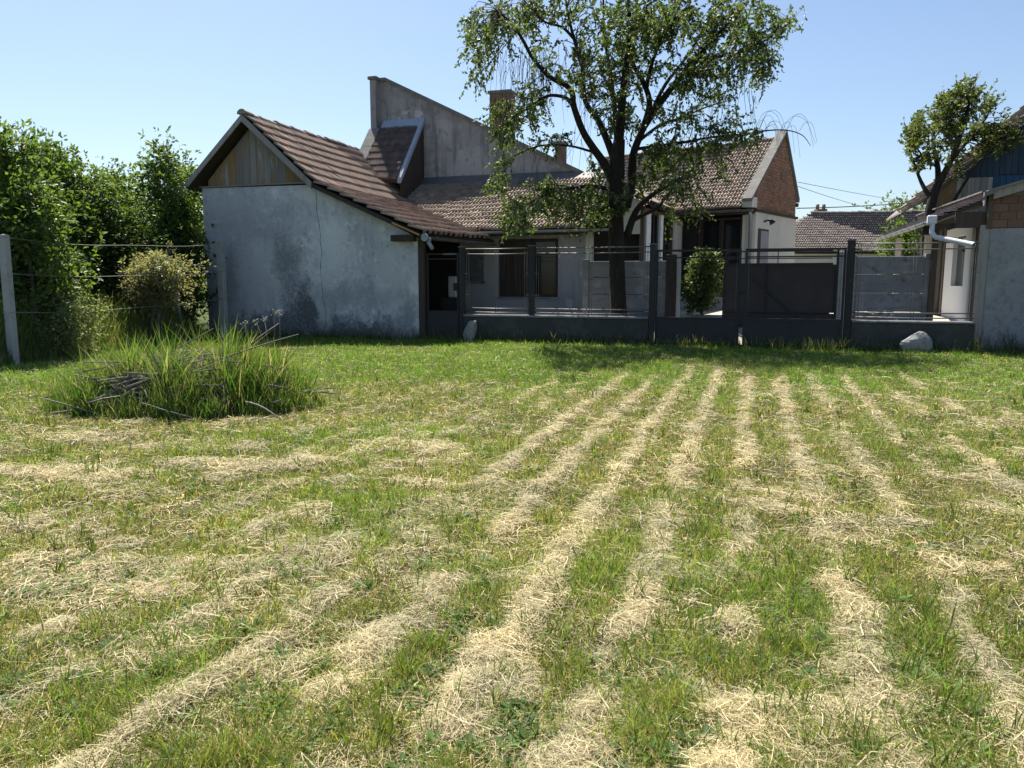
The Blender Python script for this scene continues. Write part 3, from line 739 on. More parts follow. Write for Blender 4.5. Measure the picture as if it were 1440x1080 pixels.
MB().hexa([W1(-13.15, BL - .2, dz(BL - .2) - .9), W1(-12.82, BL - .2, dz(BL - .2) - .9), W1(-12.82, 24.65, dz(24.65) - .9), W1(-13.15, 24.65, dz(24.65) - .9),
           W1(-13.15, BL - .2, dz(BL - .2) + .06), W1(-12.82, BL - .2, dz(BL - .2) + .06), W1(-12.82, 24.65, dz(24.65) + .06), W1(-13.15, 24.65, dz(24.65) + .06)]).build('parapet', 'plaster_fire', tall)
for k in range(3):
    b0 = BL - .2 + k * .6; b1 = min(b0 + .585, 24.65)
    MB().hexa([W1(-13.2, b0, dz(b0) + .063), W1(-12.77, b0, dz(b0) + .063), W1(-12.77, b1, dz(b1) + .063), W1(-13.2, b1, dz(b1) + .063),
               W1(-13.2, b0, dz(b0) + .13), W1(-12.77, b0, dz(b0) + .13), W1(-12.77, b1, dz(b1) + .13), W1(-13.2, b1, dz(b1) + .13)]).build('coping_slab', 'coping', tall)

# ------------------------------------------------------------------ main house: low roof, facade, veranda
house = thing('farmhouse', W1(-7, 21.8, .6), 'low farmhouse with mossy tiled roof and dark openings behind the garden fence', 'house')
EB, EZ = 21.2, 2.95
A0, A1 = -11.6, -4.75
TB = 24.97
rf = MB().hexa([W1(A0, EB, EZ - .1), W1(A1, EB, EZ - .1), W1(A1, TB, zm(TB) - .1), W1(A0, TB, zm(TB) - .1), W1(A0, EB, EZ), W1(A1, EB, EZ), W1(A1, TB, zm(TB)), W1(A0, TB, zm(TB))]).build('roof', 'deck', house)
tw = .215
def keep_main(c):
    a = c.dot(U1); b = c.dot(V1)
    if a < -7.3: 
        zs = 2.66 + (a + 7.6) / (-11.22 + 7.6) * (3.98 - 2.66)
        return c.z > zs - .15
    return True
cols = [([W1(A0 + tw * (j + .5), TB - .25, zm(TB - .25)), W1(A0 + tw * (j + .5), 23.1, zm(23.1) - .03 + .035 * math.sin(j * .37) + random.gauss(0, .008)), W1(A0 + tw * (j + .5), EB, EZ + .02 * math.sin(j * .5))], (6, 6)) for j in range(int((A1 - A0) / tw))]
tile_roof(rf, cols, U1, tw, 'tile_old', keep_main, jitter=1.8)
MB().hexa([W1(A0, 24.7, zm(24.7) + .05), W1(-5.0, 24.7, zm(24.7) + .05), W1(-5.0, 24.975, zm(24.975) + .05), W1(A0, 24.975, zm(24.975) + .05),
           W1(A0, 24.7, zm(24.7) + .07), W1(-5.0, 24.7, zm(24.7) + .07), W1(-5.0, 24.975, zm(24.975) + .2), W1(A0, 24.975, zm(24.975) + .2)]).build('flashing', 'zinc_dark', house)
gutter('gutter', house, W1(-8.2, EB - .08, 2.90), W1(-3.95, EB - .08, 2.92), .07, 'zinc', 8)
FBM = 21.75
fw = MB()
def fpanel(a0, a1, z0, z1): fw.box(W1, a0, a1, FBM, FBM + .3, z0, z1)
fpanel(-8.72, -7.49, .3, 2.86); fpanel(-7.488, -5.672, .3, 1.03); fpanel(-7.488, -5.672, 2.72, 2.86); fpanel(-5.67, -4.86, .3, 2.86)
fw = fw.build('facade', 'plaster_grey', house)
MB().box(W1, -10.6, -8.722, FBM + .05, FBM + .3, .1, 2.9).build('shed_back_wall', 'room_shade', house)  # wall coloured dark for the deep shade under the porch
MB().box(W1, -4.858, -4.62, FBM - .03, FBM + .35, .3, 2.88).build('lit_pier_edge', 'plaster_white', house)  # pale render stands in for the sunlit edge of the grey pillar
MB().box(W1, -7.6, -5.6, FBM - .05, FBM + .06, .98, 1.026).build('sill', 'concrete', house)
# left dark shutter opening and right glazed one
wn_ = framed_window(house, W1(-7.48, FBM + .12, 1.034), U1, ZZ, -V1, .98, 1.68, 'wood_dark', 'room_shade', .06, label='dark brown closed shutter opening')
for k in range(7):
    MB().box(W1, -7.41 + k * .125, -7.41 + k * .125 + .115, FBM + .085, FBM + .1, 1.1, 2.64).build('shutter_slat', 'wood_dark', wn_)
framed_window(house, W1(-6.46, FBM + .12, 1.034), U1, ZZ, -V1, .78, 1.68, 'wood_dark', 'glass', .09, (), (1.25,), label='dark framed window that mirrors green leaves')
# blocked small window
MB().box(W1, -8.55, -7.95, FBM - .02, FBM - .002, 1.5, 2.4).build('blocked_window', 'dark_plaster', house)  # thin panel of render darker than the facade
MB().box(W1, -8.6, -7.9, FBM - .09, FBM - .003, 1.42, 1.497).build('sill', 'concrete', house)
# fascia board under the gutter
MB().box(W1, -8.0, -4.7, EB + .02, EB + .05, 2.78, 2.9).build('fascia', 'wood_dark', house)
# veranda gable
VB = 21.4
ver = [(-4.78, 3.02), (-4.0, 4.28), (-3.08, 3.66)]
MB().prism([W1(-3.95, VB + .02, 2.78), W1(-3.28, VB + .02, 2.78), W1(-3.28, VB + .02, 3.66), W1(-3.95, VB + .02, 4.1)], V1 * .2).build('gable_wall', 'plaster_white', house)
MB().prism([W1(-4.62, VB + .3, .3), W1(-3.3, VB + .3, .3), W1(-3.3, VB + .3, 3.6), W1(-4.0, VB + .3, 4.05), W1(-4.62, VB + .3, 3.2)], V1 * .1).build('porch_back', 'room_shade', house)
vr = MB()
PA = W1(-4.0, VB - .1, 4.30); PB = W1(-4.0, 26.0, 4.30)
LA = W1(-4.85, VB - .1, 3.02); LB = W1(-4.85, 26.0, 3.02)
RA = W1(-3.02, VB - .1, 3.62); RB = W1(-2.5, 25.7, 3.62)
for (p, q, r_, s_) in ((LA, PA, PB, LB), (PA, RA, RB, PB)):
    vr.hexa([p - ZZ * .07, q - ZZ * .07, r_ - ZZ * .07, s_ - ZZ * .07, p, q, r_, s_])
vr = vr.build('veranda_roof', 'tile_old', house)
MB().prism([LA - V1 * .03, PA - V1 * .03, PA - V1 * .03 + ZZ * .14, LA - V1 * .03 + ZZ * .14], -V1 * .14 + ZZ * 0).build('verge_flashing', 'flash', house)
MB().prism([PA - V1 * .03 - ZZ * .1, RA - V1 * .03 - ZZ * .1, RA - V1 * .03 + ZZ * .06, PA - V1 * .03 + ZZ * .06], -V1 * .03).build('barge_board', 'wood_brown', house)
MB().bar(RA + U1 * .03 - ZZ * .05, RB + U1 * .03 - ZZ * .05, .04, .17).build('fascia', 'wood_dark', house)
gutter('veranda_gutter', house, RA + U1 * .12 - ZZ * .02, RB + U1 * .10 - ZZ * .02, .06, 'wood_dark', 6)
# veranda side wall: posts and panes
S0 = W1(-3.24, VB + .05, 0); S1 = W2(-11.31, 23.36, 0); sdv = (S1 - S0); SL = sdv.length; sdv.normalize(); sout = sdv.cross(ZZ).normalized()
def sbox(t0, t1, z0, z1, o0, o1): 
    return MB().hexa([S0 + sdv * t + ZZ * z + sout * o for z in (z0, z1) for (t, o) in ((t0, o1), (t0, o0), (t1, o0), (t1, o1))][:8])
for (t0, t1, m) in ((0, .12, 'wood_brown'), (.28, .72, 'white_paint'), (1.75, 2.05, 'white_paint'), (2.9, 3.1, 'wood_dark'), (3.45, SL - .02, 'plaster_white')):
    sbox(t0, t1, .4, 3.5, -.06, .06).build('veranda_post', m, house)
sbox(.0, SL, 3.42, 3.5, -.05, .065).build('head_rail', 'wood_brown', house)
sbox(.0, SL, .4, 1.15, -.04, .03).build('sill_panel', 'wood_dark', house)
for (t0, t1) in ((.125, .275), (.73, 1.2), (1.24, 1.74), (2.06, 2.45), (2.5, 2.89), (3.11, 3.44)):
    f_ = sbox(t0, t1, 1.16, 3.41, -.02, 0).build('window', 'wood_dark', house)
    sbox(t0 + .04, t1 - .04, 1.2, 3.37, 0.001, .006).build('pane', 'glass', f_)

# ------------------------------------------------------------------ brick gabled wing
wing = thing('brick_gabled_wing', W2(-10.5, 25, .6), 'cream house wing with a red brick gable and steep tiled roof', 'house')
CA, CB0, CB1 = -8.81, 23.3, 27.02
MB().box(W2, CA - .3, CA, CB0, CB1, .3, 3.58).build('gable_wall', 'plaster_white', wing)
MB().box(W2, CA - .3, CA + .05, CB0 - .05, CB1 + .06, 3.58, 3.66).build('cornice', 'wood_dark', wing)
tri = [(CB0 + .02, 3.66), (CB1 - .05, 3.66), (CB1 - .05, 4.36), (25.6, 6.12), (CB0 + .02, 4.28 - .0)]
gb = MB().prism([W2(CA - .25, b, z) for b, z in tri], U2 * .22).build('gable', 'mortar', wing)
brick_wall(gb, W2(CA - .03, 0, 0), V2, ZZ, U2, [(b, z) for b, z in tri], .27, .092, 'brick', .05, .013)
# niche in the gable
MB().box(W2, CA - .02, CA + .018, 25.35, 25.9, 4.72, 4.98).build('blind_niche', 'brick_chim', gb)
# parapet coping up the near slope and verge board on the far slope
e0, e1 = (22.82, 3.92), (25.6, 6.28)
n_ = 7
for k in range(n_):
    t0 = k / n_; t1 = (k + .985) / n_
    q = [(e0[0] + (e1[0] - e0[0]) * t, e0[1] + (e1[1] - e0[1]) * t) for t in (t0, t1)]
    MB().hexa([W2(x, b, z + dz_) for dz_ in (-.07, .03) for (x, b, z) in ((CA - .27, *q[0]), (CA + .04, *q[0]), (CA + .04, *q[1]), (CA - .27, *q[1]))]).build('coping_slab', 'coping', wing)
MB().hexa([W2(x, b, z + dz_) for dz_ in (-.09, .03) for (x, b, z) in ((CA - .3, 25.602, 6.28), (CA + .05, 25.602, 6.28), (CA + .05, 27.15, 4.24), (CA - .3, 27.15, 4.24))]).build('verge_slab', 'coping', wing)
MB().hexa([W2(x, b, z) for z in (3.7, 4.0) for (x, b) in ((CA - .3, 22.9), (CA + .02, 22.9), (CA + .02, CB0 + .015), (CA - .3, CB0 + .015))]).build('corbel', 'plaster_white', wing)
# roof
WA0 = -15.6
def wz(b): return 3.70 + (b - 22.85) * .86
wr = MB().hexa([W2(x, b, wz(b) + o) for o in (-.1, 0) for (x, b) in ((WA0, 22.85), (CA - .34, 22.85), (CA - .34, 25.6), (WA0, 25.6))])
wr.hexa([W2(x, b, z + o) for o in (-.1, 0) for (x, b, z) in ((WA0, 25.602, wz(25.6)), (CA - .3, 25.602, wz(25.6)), (CA - .3, 27.3, 4.1), (WA0, 27.3, 4.1))])
wr = wr.build('roof', 'deck', wing)
tw = .205
nc = int((CA - .34 - WA0) / tw)
cols = [([W2(CA - .29 - tw * (j + .5), 25.58, wz(25.58)), W2(CA - .29 - tw * (j + .5), 22.83, wz(22.83))], (19,)) for j in range(nc)]
def keep_wing(c): return not (c.dot(V1) < 25.7 and c.dot(U1) < -2.75)
tile_roof(wr, cols, U2, tw, 'tile_pale', keep_wing)
ridge_caps(wr, W2(WA0, 25.6, wz(25.6) + .0), W2(CA - .4, 25.6, wz(25.6)), 17, .11, 'tile_pale')
gutter('gutter', wing, W2(-11.4, 22.78, 3.64), W2(CA + .1, 22.78, 3.62), .07, 'zinc_dark', 8)
MB().box(W2, -11.6, CA - .02, 22.9, 23.28, 3.52, 3.575).build('soffit', 'wood_dark', wing)
# facade: dark glazing and white pier
MB().box(W2, -9.22, CA - .31, CB0 + .002, CB0 + .3, .3, 3.5).build('pier', 'plaster_white', wing)
MB().box(W2, -11.6, -9.0, CB0 + .25, CB0 + .3, .3, 3.86).build('glazing_back', 'room_shade', wing)
for k in range(3):
    x0 = -11.28 + k * .685
    f_ = framed_window(wing, W2(x0, CB0 + .1, 1.0), U2, ZZ, -V2, .675, 2.45, 'wood_dark', 'glass', .06, (), ())
    MB().box(W2, x0 + .08, x0 + .6, CB0 + .13, CB0 + .15, 1.1, 3.3).build('curtain', 'curtain', f_)
MB().box(W2, -11.3, -9.23, CB0 + .05, CB0 + .24, .3, .99).build('parapet', 'plaster_white', wing)
MB().tube([W2(CA + .02, 22.78, 3.56), W2(CA - .04, 22.95, 3.42), W2(CA - .12, 23.2, 3.3), W2(CA - .12, 23.22, .7)], .05, 8).build('downpipe', 'zinc', wing)
MB().box(W2, CA - .5, CA - .44, CB0 - .03, CB0 + .001, 3.08, 3.14).build('vent', 'black', wing)
# doorway in the gable wall
rc = MB().box(W2, CA - .25, CA + .004, 23.52, 24.45, .55, 3.10)
rc = rc.build('doorway', 'wood_dark', wing)
MB().box(W2, CA - .2, CA + .008, 23.78, 24.46, .55, 3.04).build('door_leaf', 'plaster_grey', rc)
MB().tube([W2(CA, 24.0, 3.32), W2(CA + .1, 24.0, 3.36), W2(CA + .22, 24.05, 3.34)], [.03, .025, .025], 6).build('wall_lamp', 'black', wing)
MB().tube([W2(CA + .2, 24.05, 3.36), W2(CA + .26, 24.06, 3.26)], [.05, .11], 8).build('lamp_shade', 'black', wing)
MB().box(W2, CA - .2, CA + .03, CB1 - .04, CB1 + .1, 4.0, 4.12).build('bracket', 'wood_dark', wing)

# ------------------------------------------------------------------ front fence
fence = thing('garden_fence', W1(-4.9, 18.35, 0), 'dark steel garden fence with see-through panels on a low concrete plinth', 'fence')
FBK = 18.35
MB().box(W1, -7.22, -2.56, FBK - .1, FBK + .12, -.1, .60).build('plinth', 'plinth', fence, bevel=.015)
MB().box(W1, -7.22, -2.56, FBK - .13, FBK + .15, .602, .66).build('plinth_cap', 'concrete', fence, bevel=.012)
def fpost(par, a, z1=2.34, w=.13, name='post'):
    o = MB().box(W1, a - w / 2, a + w / 2, FBK - w / 2 - .01, FBK + w / 2, -.05, z1).build(name, 'metal_dark', par, bevel=.008)
    MB().box(W1, a - w / 2 - .012, a + w / 2 + .012, FBK - w / 2 - .022, FBK + w / 2 + .012, z1 + .001, z1 + .022).build('post_cap', 'rail', o)
for a in (-7.29, -5.45, -2.49): fpost(fence, a)
def frame_panel(par, a0, a1, mids=True, zt=2.30, zb=.72):
    t = MB()
    for z in (zt, zt - .13, zb + .10, zb): 
        MB().tube([W1(a0, FBK, z), W1((a0 + a1) / 2, FBK, z - .012), W1(a1, FBK, z)], .014, 6).build('rail', 'rail', par)
    xs = [a0 + .05, a0 + .11, a1 - .11, a1 - .05] + ([(a0 + a1) / 2 - .03, (a0 + a1) / 2 + .03] if mids else [])
    for x in xs:
        MB().tube([W1(x, FBK, zb), W1(x, FBK, zt)], .007, 5).build('upright', 'rail', par)
    for x in (a0 + .03, (a0 + a1) / 2, a1 - .03):
        for z in (zb + .42, zb + .95):
            MB().box(W1, x - .045, x + .045, FBK - .02, FBK + .02, z, z + .025).build('clamp', 'rail', par)
frame_panel(fence, -7.22, -5.52); frame_panel(fence, -5.38, -2.56)
fence2 = thing('boundary_fence', W1(3.0, 18.35, 0), 'short dark steel fence panel with white boulder below it beside the outbuilding', 'fence')
MB().box(W1, 1.86, 4.24, FBK - .1, FBK + .12, -.1, .60).build('plinth', 'plinth', fence2, bevel=.015)
MB().box(W1, 1.86, 4.24, FBK - .13, FBK + .15, .602, .65).build('plinth_cap', 'concrete', fence2, bevel=.012)
fpost(fence2, 1.78, 2.36, .15)
frame_panel(fence2, 1.87, 4.22)
# pedestrian gate
pg = thing('pedestrian_gate', W1(-7.9, 18.35, 0), 'narrow dark steel pedestrian gate with solid bottom panel beside the shed', 'gate')
MB().box(W1, -8.24, -7.42, FBK - .02, FBK + .02, .06, .70).build('sheet_panel', 'metal_navy', pg)
for (a0, a1, z0, z1) in ((-8.27, -8.23, .03, 2.2), (-7.43, -7.39, .03, 2.2), (-8.23, -7.43, 2.16, 2.2), (-8.23, -7.43, .70, .74), (-8.23, -7.43, 2.04, 2.07)):
    MB().box(W1, a0, a1, FBK - .025, FBK + .025, z0, z1).build('frame_bar', 'metal_dark', pg)
MB().box(W1, -7.80, -7.44, FBK - .035, FBK - .026, 2.155, 2.195).build('bright_strip', 'rail', pg)
MB().box(W1, -7.52, -7.43, FBK - .05, FBK - .026, 1.25, 1.45).build('lock', 'black', pg)
# double gate
dg = thing('double_gate', W1(-.35, 18.35, 0), 'wide dark double gate with solid lower sheets and open top', 'gate')
def leaf(a0, a1):
    lf = MB()
    for (x0, x1, z0, z1) in ((a0, a0 + .05, .05, 2.22), (a1 - .05, a1, .05, 2.22), (a0 + .05, a1 - .05, 2.17, 2.22), (a0 + .05, a1 - .05, .60, .66), (a0 + .05, a1 - .05, 2.02, 2.05), (a0 + .05, a1 - .05, .05, .09)):
        lf.box(W1, x0, x1, FBK - .025, FBK + .025, z0, z1)
    lf = lf.build('gate_leaf', 'metal_dark', dg)
    mid = (a0 + a1) / 2
    MB().box(W1, a0 + .051, mid - .012, FBK - .008, FBK + .004, .092, .598).build('sheet_panel', 'metal_navy', lf)
    MB().box(W1, mid + .012, a1 - .051, FBK - .008, FBK + .004, .092, .598).build('sheet_panel', 'metal_navy', lf)
    MB().box(W1, mid - .02, mid + .02, FBK - .02, FBK + .014, .091, .599).build('stile', 'metal_dark', lf)
    for x in (a0 + .09, a1 - .09):
        MB().tube([W1(x, FBK, .67), W1(x, FBK, 2.16)], .006, 5).build('upright', 'rail', lf)
leaf(-2.41, -.50); leaf(-.42, 1.69)
MB().box(W1, -.53, -.39, FBK - .06, FBK - .027, 1.2, 1.27).build('latch', 'black', dg)
# inner gate and its posts
ig = thing('inner_gate', W1(.35, 19.6, .3), 'dark brown sheet steel inner gate with diagonal brace behind the double gate', 'gate')
for (x0, x1, z0, z1) in ((-.9, .06, .75, 1.88), (.075, 1.6, .75, 1.88), (-.9, .06, .30, .735), (.075, 1.6, .30, .735)):
    MB().box(W1, x0, x1, 19.58, 19.592, z0, z1).build('sheet_panel', 'metal_sheet', ig)
for (p, q, w) in ((W1(-.92, 19.55, 1.9), W1(1.52, 19.55, 1.9), .04), (W1(-.92, 19.55, .3), W1(-.92, 19.55, 1.9), .04), (W1(1.62, 19.55, .3), W1(1.62, 19.55, 2.25), .05),
                  (W1(-.6, 19.56, 1.86), W1(.95, 19.56, .5), .035), (W1(-.9, 19.56, .74), W1(1.5, 19.56, .74), .03), (W1(.068, 19.56, .32), W1(.068, 19.56, 1.88), .03),
                  (W1(-.9, 19.55, 2.03), W1(1.5, 19.55, 2.03), .022), (W1(-.9, 19.55, 2.2), W1(1.5, 19.55, 2.2), .03)):
    MB().bar(p, q, w, w, V1).build('frame_bar', 'metal_dark', ig)
for k, x in enumerate((-.9, .3)): MB().bar(W1(x, 19.55, 1.9), W1(x, 19.55, 2.2), .02, .02, V1).build('frame_bar', 'metal_dark', ig)
def stand(name, a, b, w, d, z0, z1, m, label, cat, group=None):
    o = MB().box(W1, a - w / 2, a + w / 2, b - d / 2, b + d / 2, z0, z1).build(name, m, None, W1(a, b, z0), bevel=.012)
    return tag(o, label, cat, group)
stand('gate_post', 1.75, 19.7, .24, .2, .2, 2.18, 'post_concrete', 'thick pale concrete post right of the inner gate', 'post')
stand('gate_post', -2.0, 19.5, .09, .09, .2, 1.95, 'post_concrete', 'slim whitish post between the grey concrete wall and the leafy shrub', 'post')
stand('gate_post', -2.2, 19.6, .26, .12, .2, 2.15, 'wood_dark', 'black upright board post at the end of the grey concrete wall', 'post')
# concrete panel walls
def panel_wall(a0, a1, b, zs, label, posts=()):
    t = thing('concrete_panel_wall', W1((a0 + a1) / 2, b, .2), label, 'wall')
    for z0, z1 in zip(zs[:-1], zs[1:]):
        MB().box(W1, a0, a1, b + random.uniform(0, .008), b + .06, z0, z1 - .012).build('concrete_panel', 'concrete', t, bevel=.008)
    for a in posts: MB().box(W1, a - .08, a + .08, b - .04, b + .1, .1, zs[-1] + .04).build('wall_post', 'concrete', t, bevel=.01)
panel_wall(-4.4, -2.36, 20.0, (.2, .72, 1.16, 1.60, 2.02), 'grey concrete panel wall behind the tree trunk', (-4.45,))
panel_wall(1.9, 3.62, 20.0, (.2, .78, 1.22, 1.66, 2.08), 'grey concrete panel wall right of the gates by the outbuilding', (1.98, 3.6))

# ------------------------------------------------------------------ outbuilding on the right
ob = thing('outbuilding', W1(5.5, 20, 0), 'rough grey stucco outbuilding with brick band and lean-to tiled porch at the right edge', 'shed')
RB_ = 18.6
RX = 8.4
MB().box(W1, 4.46, RX, RB_, RB_ + .3, -.1, 2.58).build('front_wall', 'rough_stucco', ob)
MB().box(W1, 4.46, RX, RB_ + .06, RB_ + .3, 2.58, 3.36).build('band', 'mortar', ob)
bandp = MB().box(W1, 4.47, RX, RB_ + .05, RB_ + .06, 2.59, 3.4).build('brick_band', 'mortar', ob)
brick_wall(bandp, W1(0, RB_ + .045, 0), U1, ZZ, -V1, [(4.47, 2.6), (RX, 2.6), (RX, 4.2), (4.47, 3.24)], .30, .165, 'brick_big', .05, .016)
def rs(a): return 3.30 + (a - 4.3) * .30
def slab(a0, a1, b0, b1, zo0, zo1, m, name):
    return MB().hexa([W1(a, b, rs(a) + zo) for zo in (zo0, zo1) for (a, b) in ((a0, b0), (a1, b0), (a1, b1), (a0, b1))]).build(name, m, ob)
slab(4.32, RX, RB_ - .18, 22.6, .0, .05, 'tile_grey', 'flat_roof')
slab(4.44, RX, RB_ - .12, RB_ - .08, -.17, -.002, 'wood_grey', 'fascia_board')
slab(4.25, 4.45, RB_ - .2, RB_ - .1, -.06, .03, 'coping', 'roof_edge')
MB().box(W1, 4.38, 4.458, RB_ - .02, RB_ + .2, 2.58, 3.3).build('corner_board', 'wood_brown', ob)
# side wall under the lean-to, seen at a slant
SA = 4.32
sw = MB()
def sp(b0, b1, z0, z1, m, name='side_panel', o=0, parent=None):
    return MB().box(W1, SA + o, SA + .14, b0, b1, z0, z1).build(name, m, parent or ob)
sp(19.42, 22.0, .55, 1.38, 'white_paint'); sp(19.42, 20.0, 1.382, 2.75, 'white_paint'); sp(21.2, 22.0, 1.382, 2.75, 'white_paint'); sp(20.002, 21.198, 2.55, 2.75, 'white_paint')
nw = sp(20.002, 21.198, 1.382, 2.548, 'glass', 'window', .10)
sp(18.95, 19.4, .5, 2.7, 'wood_brown', 'door', .03)
sp(18.62, 18.72, .2, 2.66, 'wood_grey', 'door_post', -.04); sp(19.3, 19.41, .4, 2.72, 'plaster_white', 'door_post', -.03)
sp(18.73, 18.94, .4, 2.6, 'room_shade', 'side_panel', .06)
sp(22.25, 26.2, .4, 2.8, 'room_shade', 'side_panel', .1)
sp(22.02, 22.2, .4, 2.8, 'wood_brown', 'door_post', -.02); sp(23.0, 23.2, .4, 2.8, 'wood_grey', 'door_post', -.02); sp(24.3, 24.6, .4, 2.8, 'plaster_white', 'door_post', -.05)
MB().box(W1, 3.62, 3.74, 19.85, 19.97, .4, 2.72).build('porch_post', 'wood_brown', ob)
MB().box(W1, 3.62, 3.76, 25.0, 25.14, .4, 2.72).build('porch_post', 'plaster_white', ob)
# lean-to roof and gutter
def lz(a): return 2.80 + (a - 3.42) * .42
lr = MB().hexa([W1(a, b, lz(a) + o) for o in (-.06, 0) for (a, b) in ((3.42, 18.75), (4.3, 18.75), (4.3, 26), (3.42, 26))]).build('porch_roof', 'deck', ob)
tw = .22
cols = [([W1(4.3, 18.8 + tw * (j + .5), lz(4.3)), W1(3.4, 18.8 + tw * (j + .5), lz(3.4))], (4,)) for j in range(32)]
tile_roof(lr, cols, -V1, tw, 'tile_grey')
MB().prism([W1(4.31, 18.62, 3.05), W1(4.31, 26, 3.05), W1(4.31, 26, 3.42), W1(4.31, 18.62, 3.32)], U1 * .03).build('flashing_board', 'purple_board', ob)
MB().bar(W1(4.3, 18.6, 3.34), W1(4.3, 26, 3.44), .12, .03).build('board_cap', 'coping', ob)
MB().box(W1, 3.8, 4.36, 18.66, 18.70, 2.62, 2.94).build('porch_end_boards', 'wood_dark', ob)
MB().box(W1, 3.45, 4.3, 18.80, 18.9, 2.62, 2.72).build('porch_beam', 'wood_dark', ob)
g = gutter('gutter', ob, W1(3.34, 18.62, 2.78), W1(3.34, 26, 2.80), .075, 'zinc', 8)
MB().box(W1, 3.26, 3.44, 18.53, 18.68, 2.70, 2.88).build('hopper', 'pipe_white', g, bevel=.02)
MB().tube([W1(3.36, 18.6, 2.74), W1(3.36, 18.58, 2.52), W1(3.42, 18.5, 2.42), W1(4.02, 17.9, 2.22)], [.052, .052, .052, .058], 12, cap=False).build('downpipe', 'pipe_white', g)
MB().tube([W1(3.98, 17.94, 2.233), W1(4.0, 17.92, 2.227)], [.05, .05], 12).build('pipe_mouth', 'black', g)

# blue plank gable house
bh_ = thing('blue_barn', W1(6.5, 25, 0), 'weathered blue plank gable barn behind the outbuilding roof', 'barn')
def btop(x): return 3.86 + (x - 4.4) * .92
BRG = 8.3
def btop2(x): return btop(x) if x < BRG else btop(BRG) - (x - BRG) * .92
MB().prism([W1(4.75, 25.06, .5), W1(11.5, 25.06, .5), W1(11.5, 25.06, btop2(11.5) - .15), W1(BRG, 25.06, btop(BRG) - .15), W1(4.75, 25.06, btop(4.75) - .15)], V1 * .2).build('wall', 'wood_dark', bh_)
MB().prism([W1(4.5, 25.0, 2.4), W1(5.05, 25.0, 2.4), W1(5.05, 25.0, btop(5.05) - .02), W1(4.5, 25.0, btop(4.5) - .02)], -V1 * .04).build('ochre_board', 'wood_ochre', bh_)
planks(bh_, W1(0, 25.03, 0), U1, ZZ, -V1, 5.06, 8.9, .155, lambda x: 4.32 if x < 5.95 else 4.42, lambda x: btop2(x) - .1,
       lambda i, x: 'wood_blue')
planks(bh_, W1(0, 25.0, 0), U1, ZZ, -V1, 5.06, 5.95, .16, lambda x: 2.6, lambda x: 4.36, lambda i, x: 'wood_grey')
planks(bh_, W1(0, 25.03, 0), U1, ZZ, -V1, 5.96, 8.9, .155, lambda x: 2.6, lambda x: 4.40, lambda i, x: 'wood_blue_bright')
br = MB()
br.hexa([W1(a, b, btop(a) + o) for o in (0, .06) for (a, b) in ((4.25, 24.8), (BRG, 24.8), (BRG, 32), (4.25, 32))])
br.hexa([W1(a, b, btop2(a) + o) for o in (0, .06) for (a, b) in ((BRG + .002, 24.8), (11.6, 24.8), (11.6, 32), (BRG + .002, 32))])
br = br.build('roof', 'tile_grey', bh_)
cols = [([W1(8.28, 24.85 + .22 * (j + .5), btop(8.28) + .06), W1(4.2, 24.85 + .22 * (j + .5), btop(4.2) + .06)], (16,)) for j in range(18)]
tile_roof(br, cols, -V1, .22, 'tile_grey')
MB().prism([W1(4.2, 24.78, btop(4.2) + .08), W1(BRG, 24.78, btop(BRG) + .08), W1(BRG, 24.78, btop(BRG) - .08), W1(4.2, 24.78, btop(4.2) - .08)], V1 * .03).build('barge_board', 'wood_brown', bh_)

# ------------------------------------------------------------------ far house
fh = thing('far_house', (19, 42, 0), 'distant house with a wide grey tiled hip roof beyond the gates', 'house')
X0, X1 = 12.2, 27
fr_ = MB()
fr_.hexa([Vector(p) for p in ((X0, 40, 2.95), (X1, 40, 2.95), (X1, 45.2, 2.95), (X0, 45.2, 2.95), (16.3, 42.6, 5.13), (X1, 42.6, 5.25), (X1, 42.62, 5.25), (16.3, 42.62, 5.13))])
fr_ = fr_.build('roof', 'deck', fh)
tl = []
nr = 17
cols = []
for j in range(58):
    x = X0 + .25 * (j + .5)
    t = min(1.0, max(.02, (x - X0) / (16.3 - X0)))
    cols.append(([Vector((x, 40 + 2.6 * t, 2.95 + 2.2 * t + .02)), Vector((x, 40, 2.97))], (max(1, int(round(nr * t))),)))
tile_roof(fr_, cols, Vector((1, 0, 0)), .25, 'tile_grey', limit=300)
ridge_caps(fr_, (16.3, 42.6, 5.15), (X1, 42.6, 5.27), 30, .13, 'tile_grey')
MB().hexa([Vector((x, y, z)) for z in (.4, 2.9) for (x, y) in ((X0 + .4, 40.5), (X1, 40.5), (X1, 44.8), (X0 + .4, 44.8))]).build('wall', 'plaster_white', fh)
MB().hexa([Vector((x, y, z)) for z in (4.5, 5.4) for (x, y) in ((16.7, 42.9), (17.25, 42.9), (17.25, 43.4), (16.7, 43.4))]).build('chimney', 'brick_chim', fh)
for xx in (16.78, 17.12): MB().tube([(xx, 43.1, 5.39), (xx, 43.1, 5.66)], [.09, .1], 8).build('chimney_pot', 'mortar', fh)

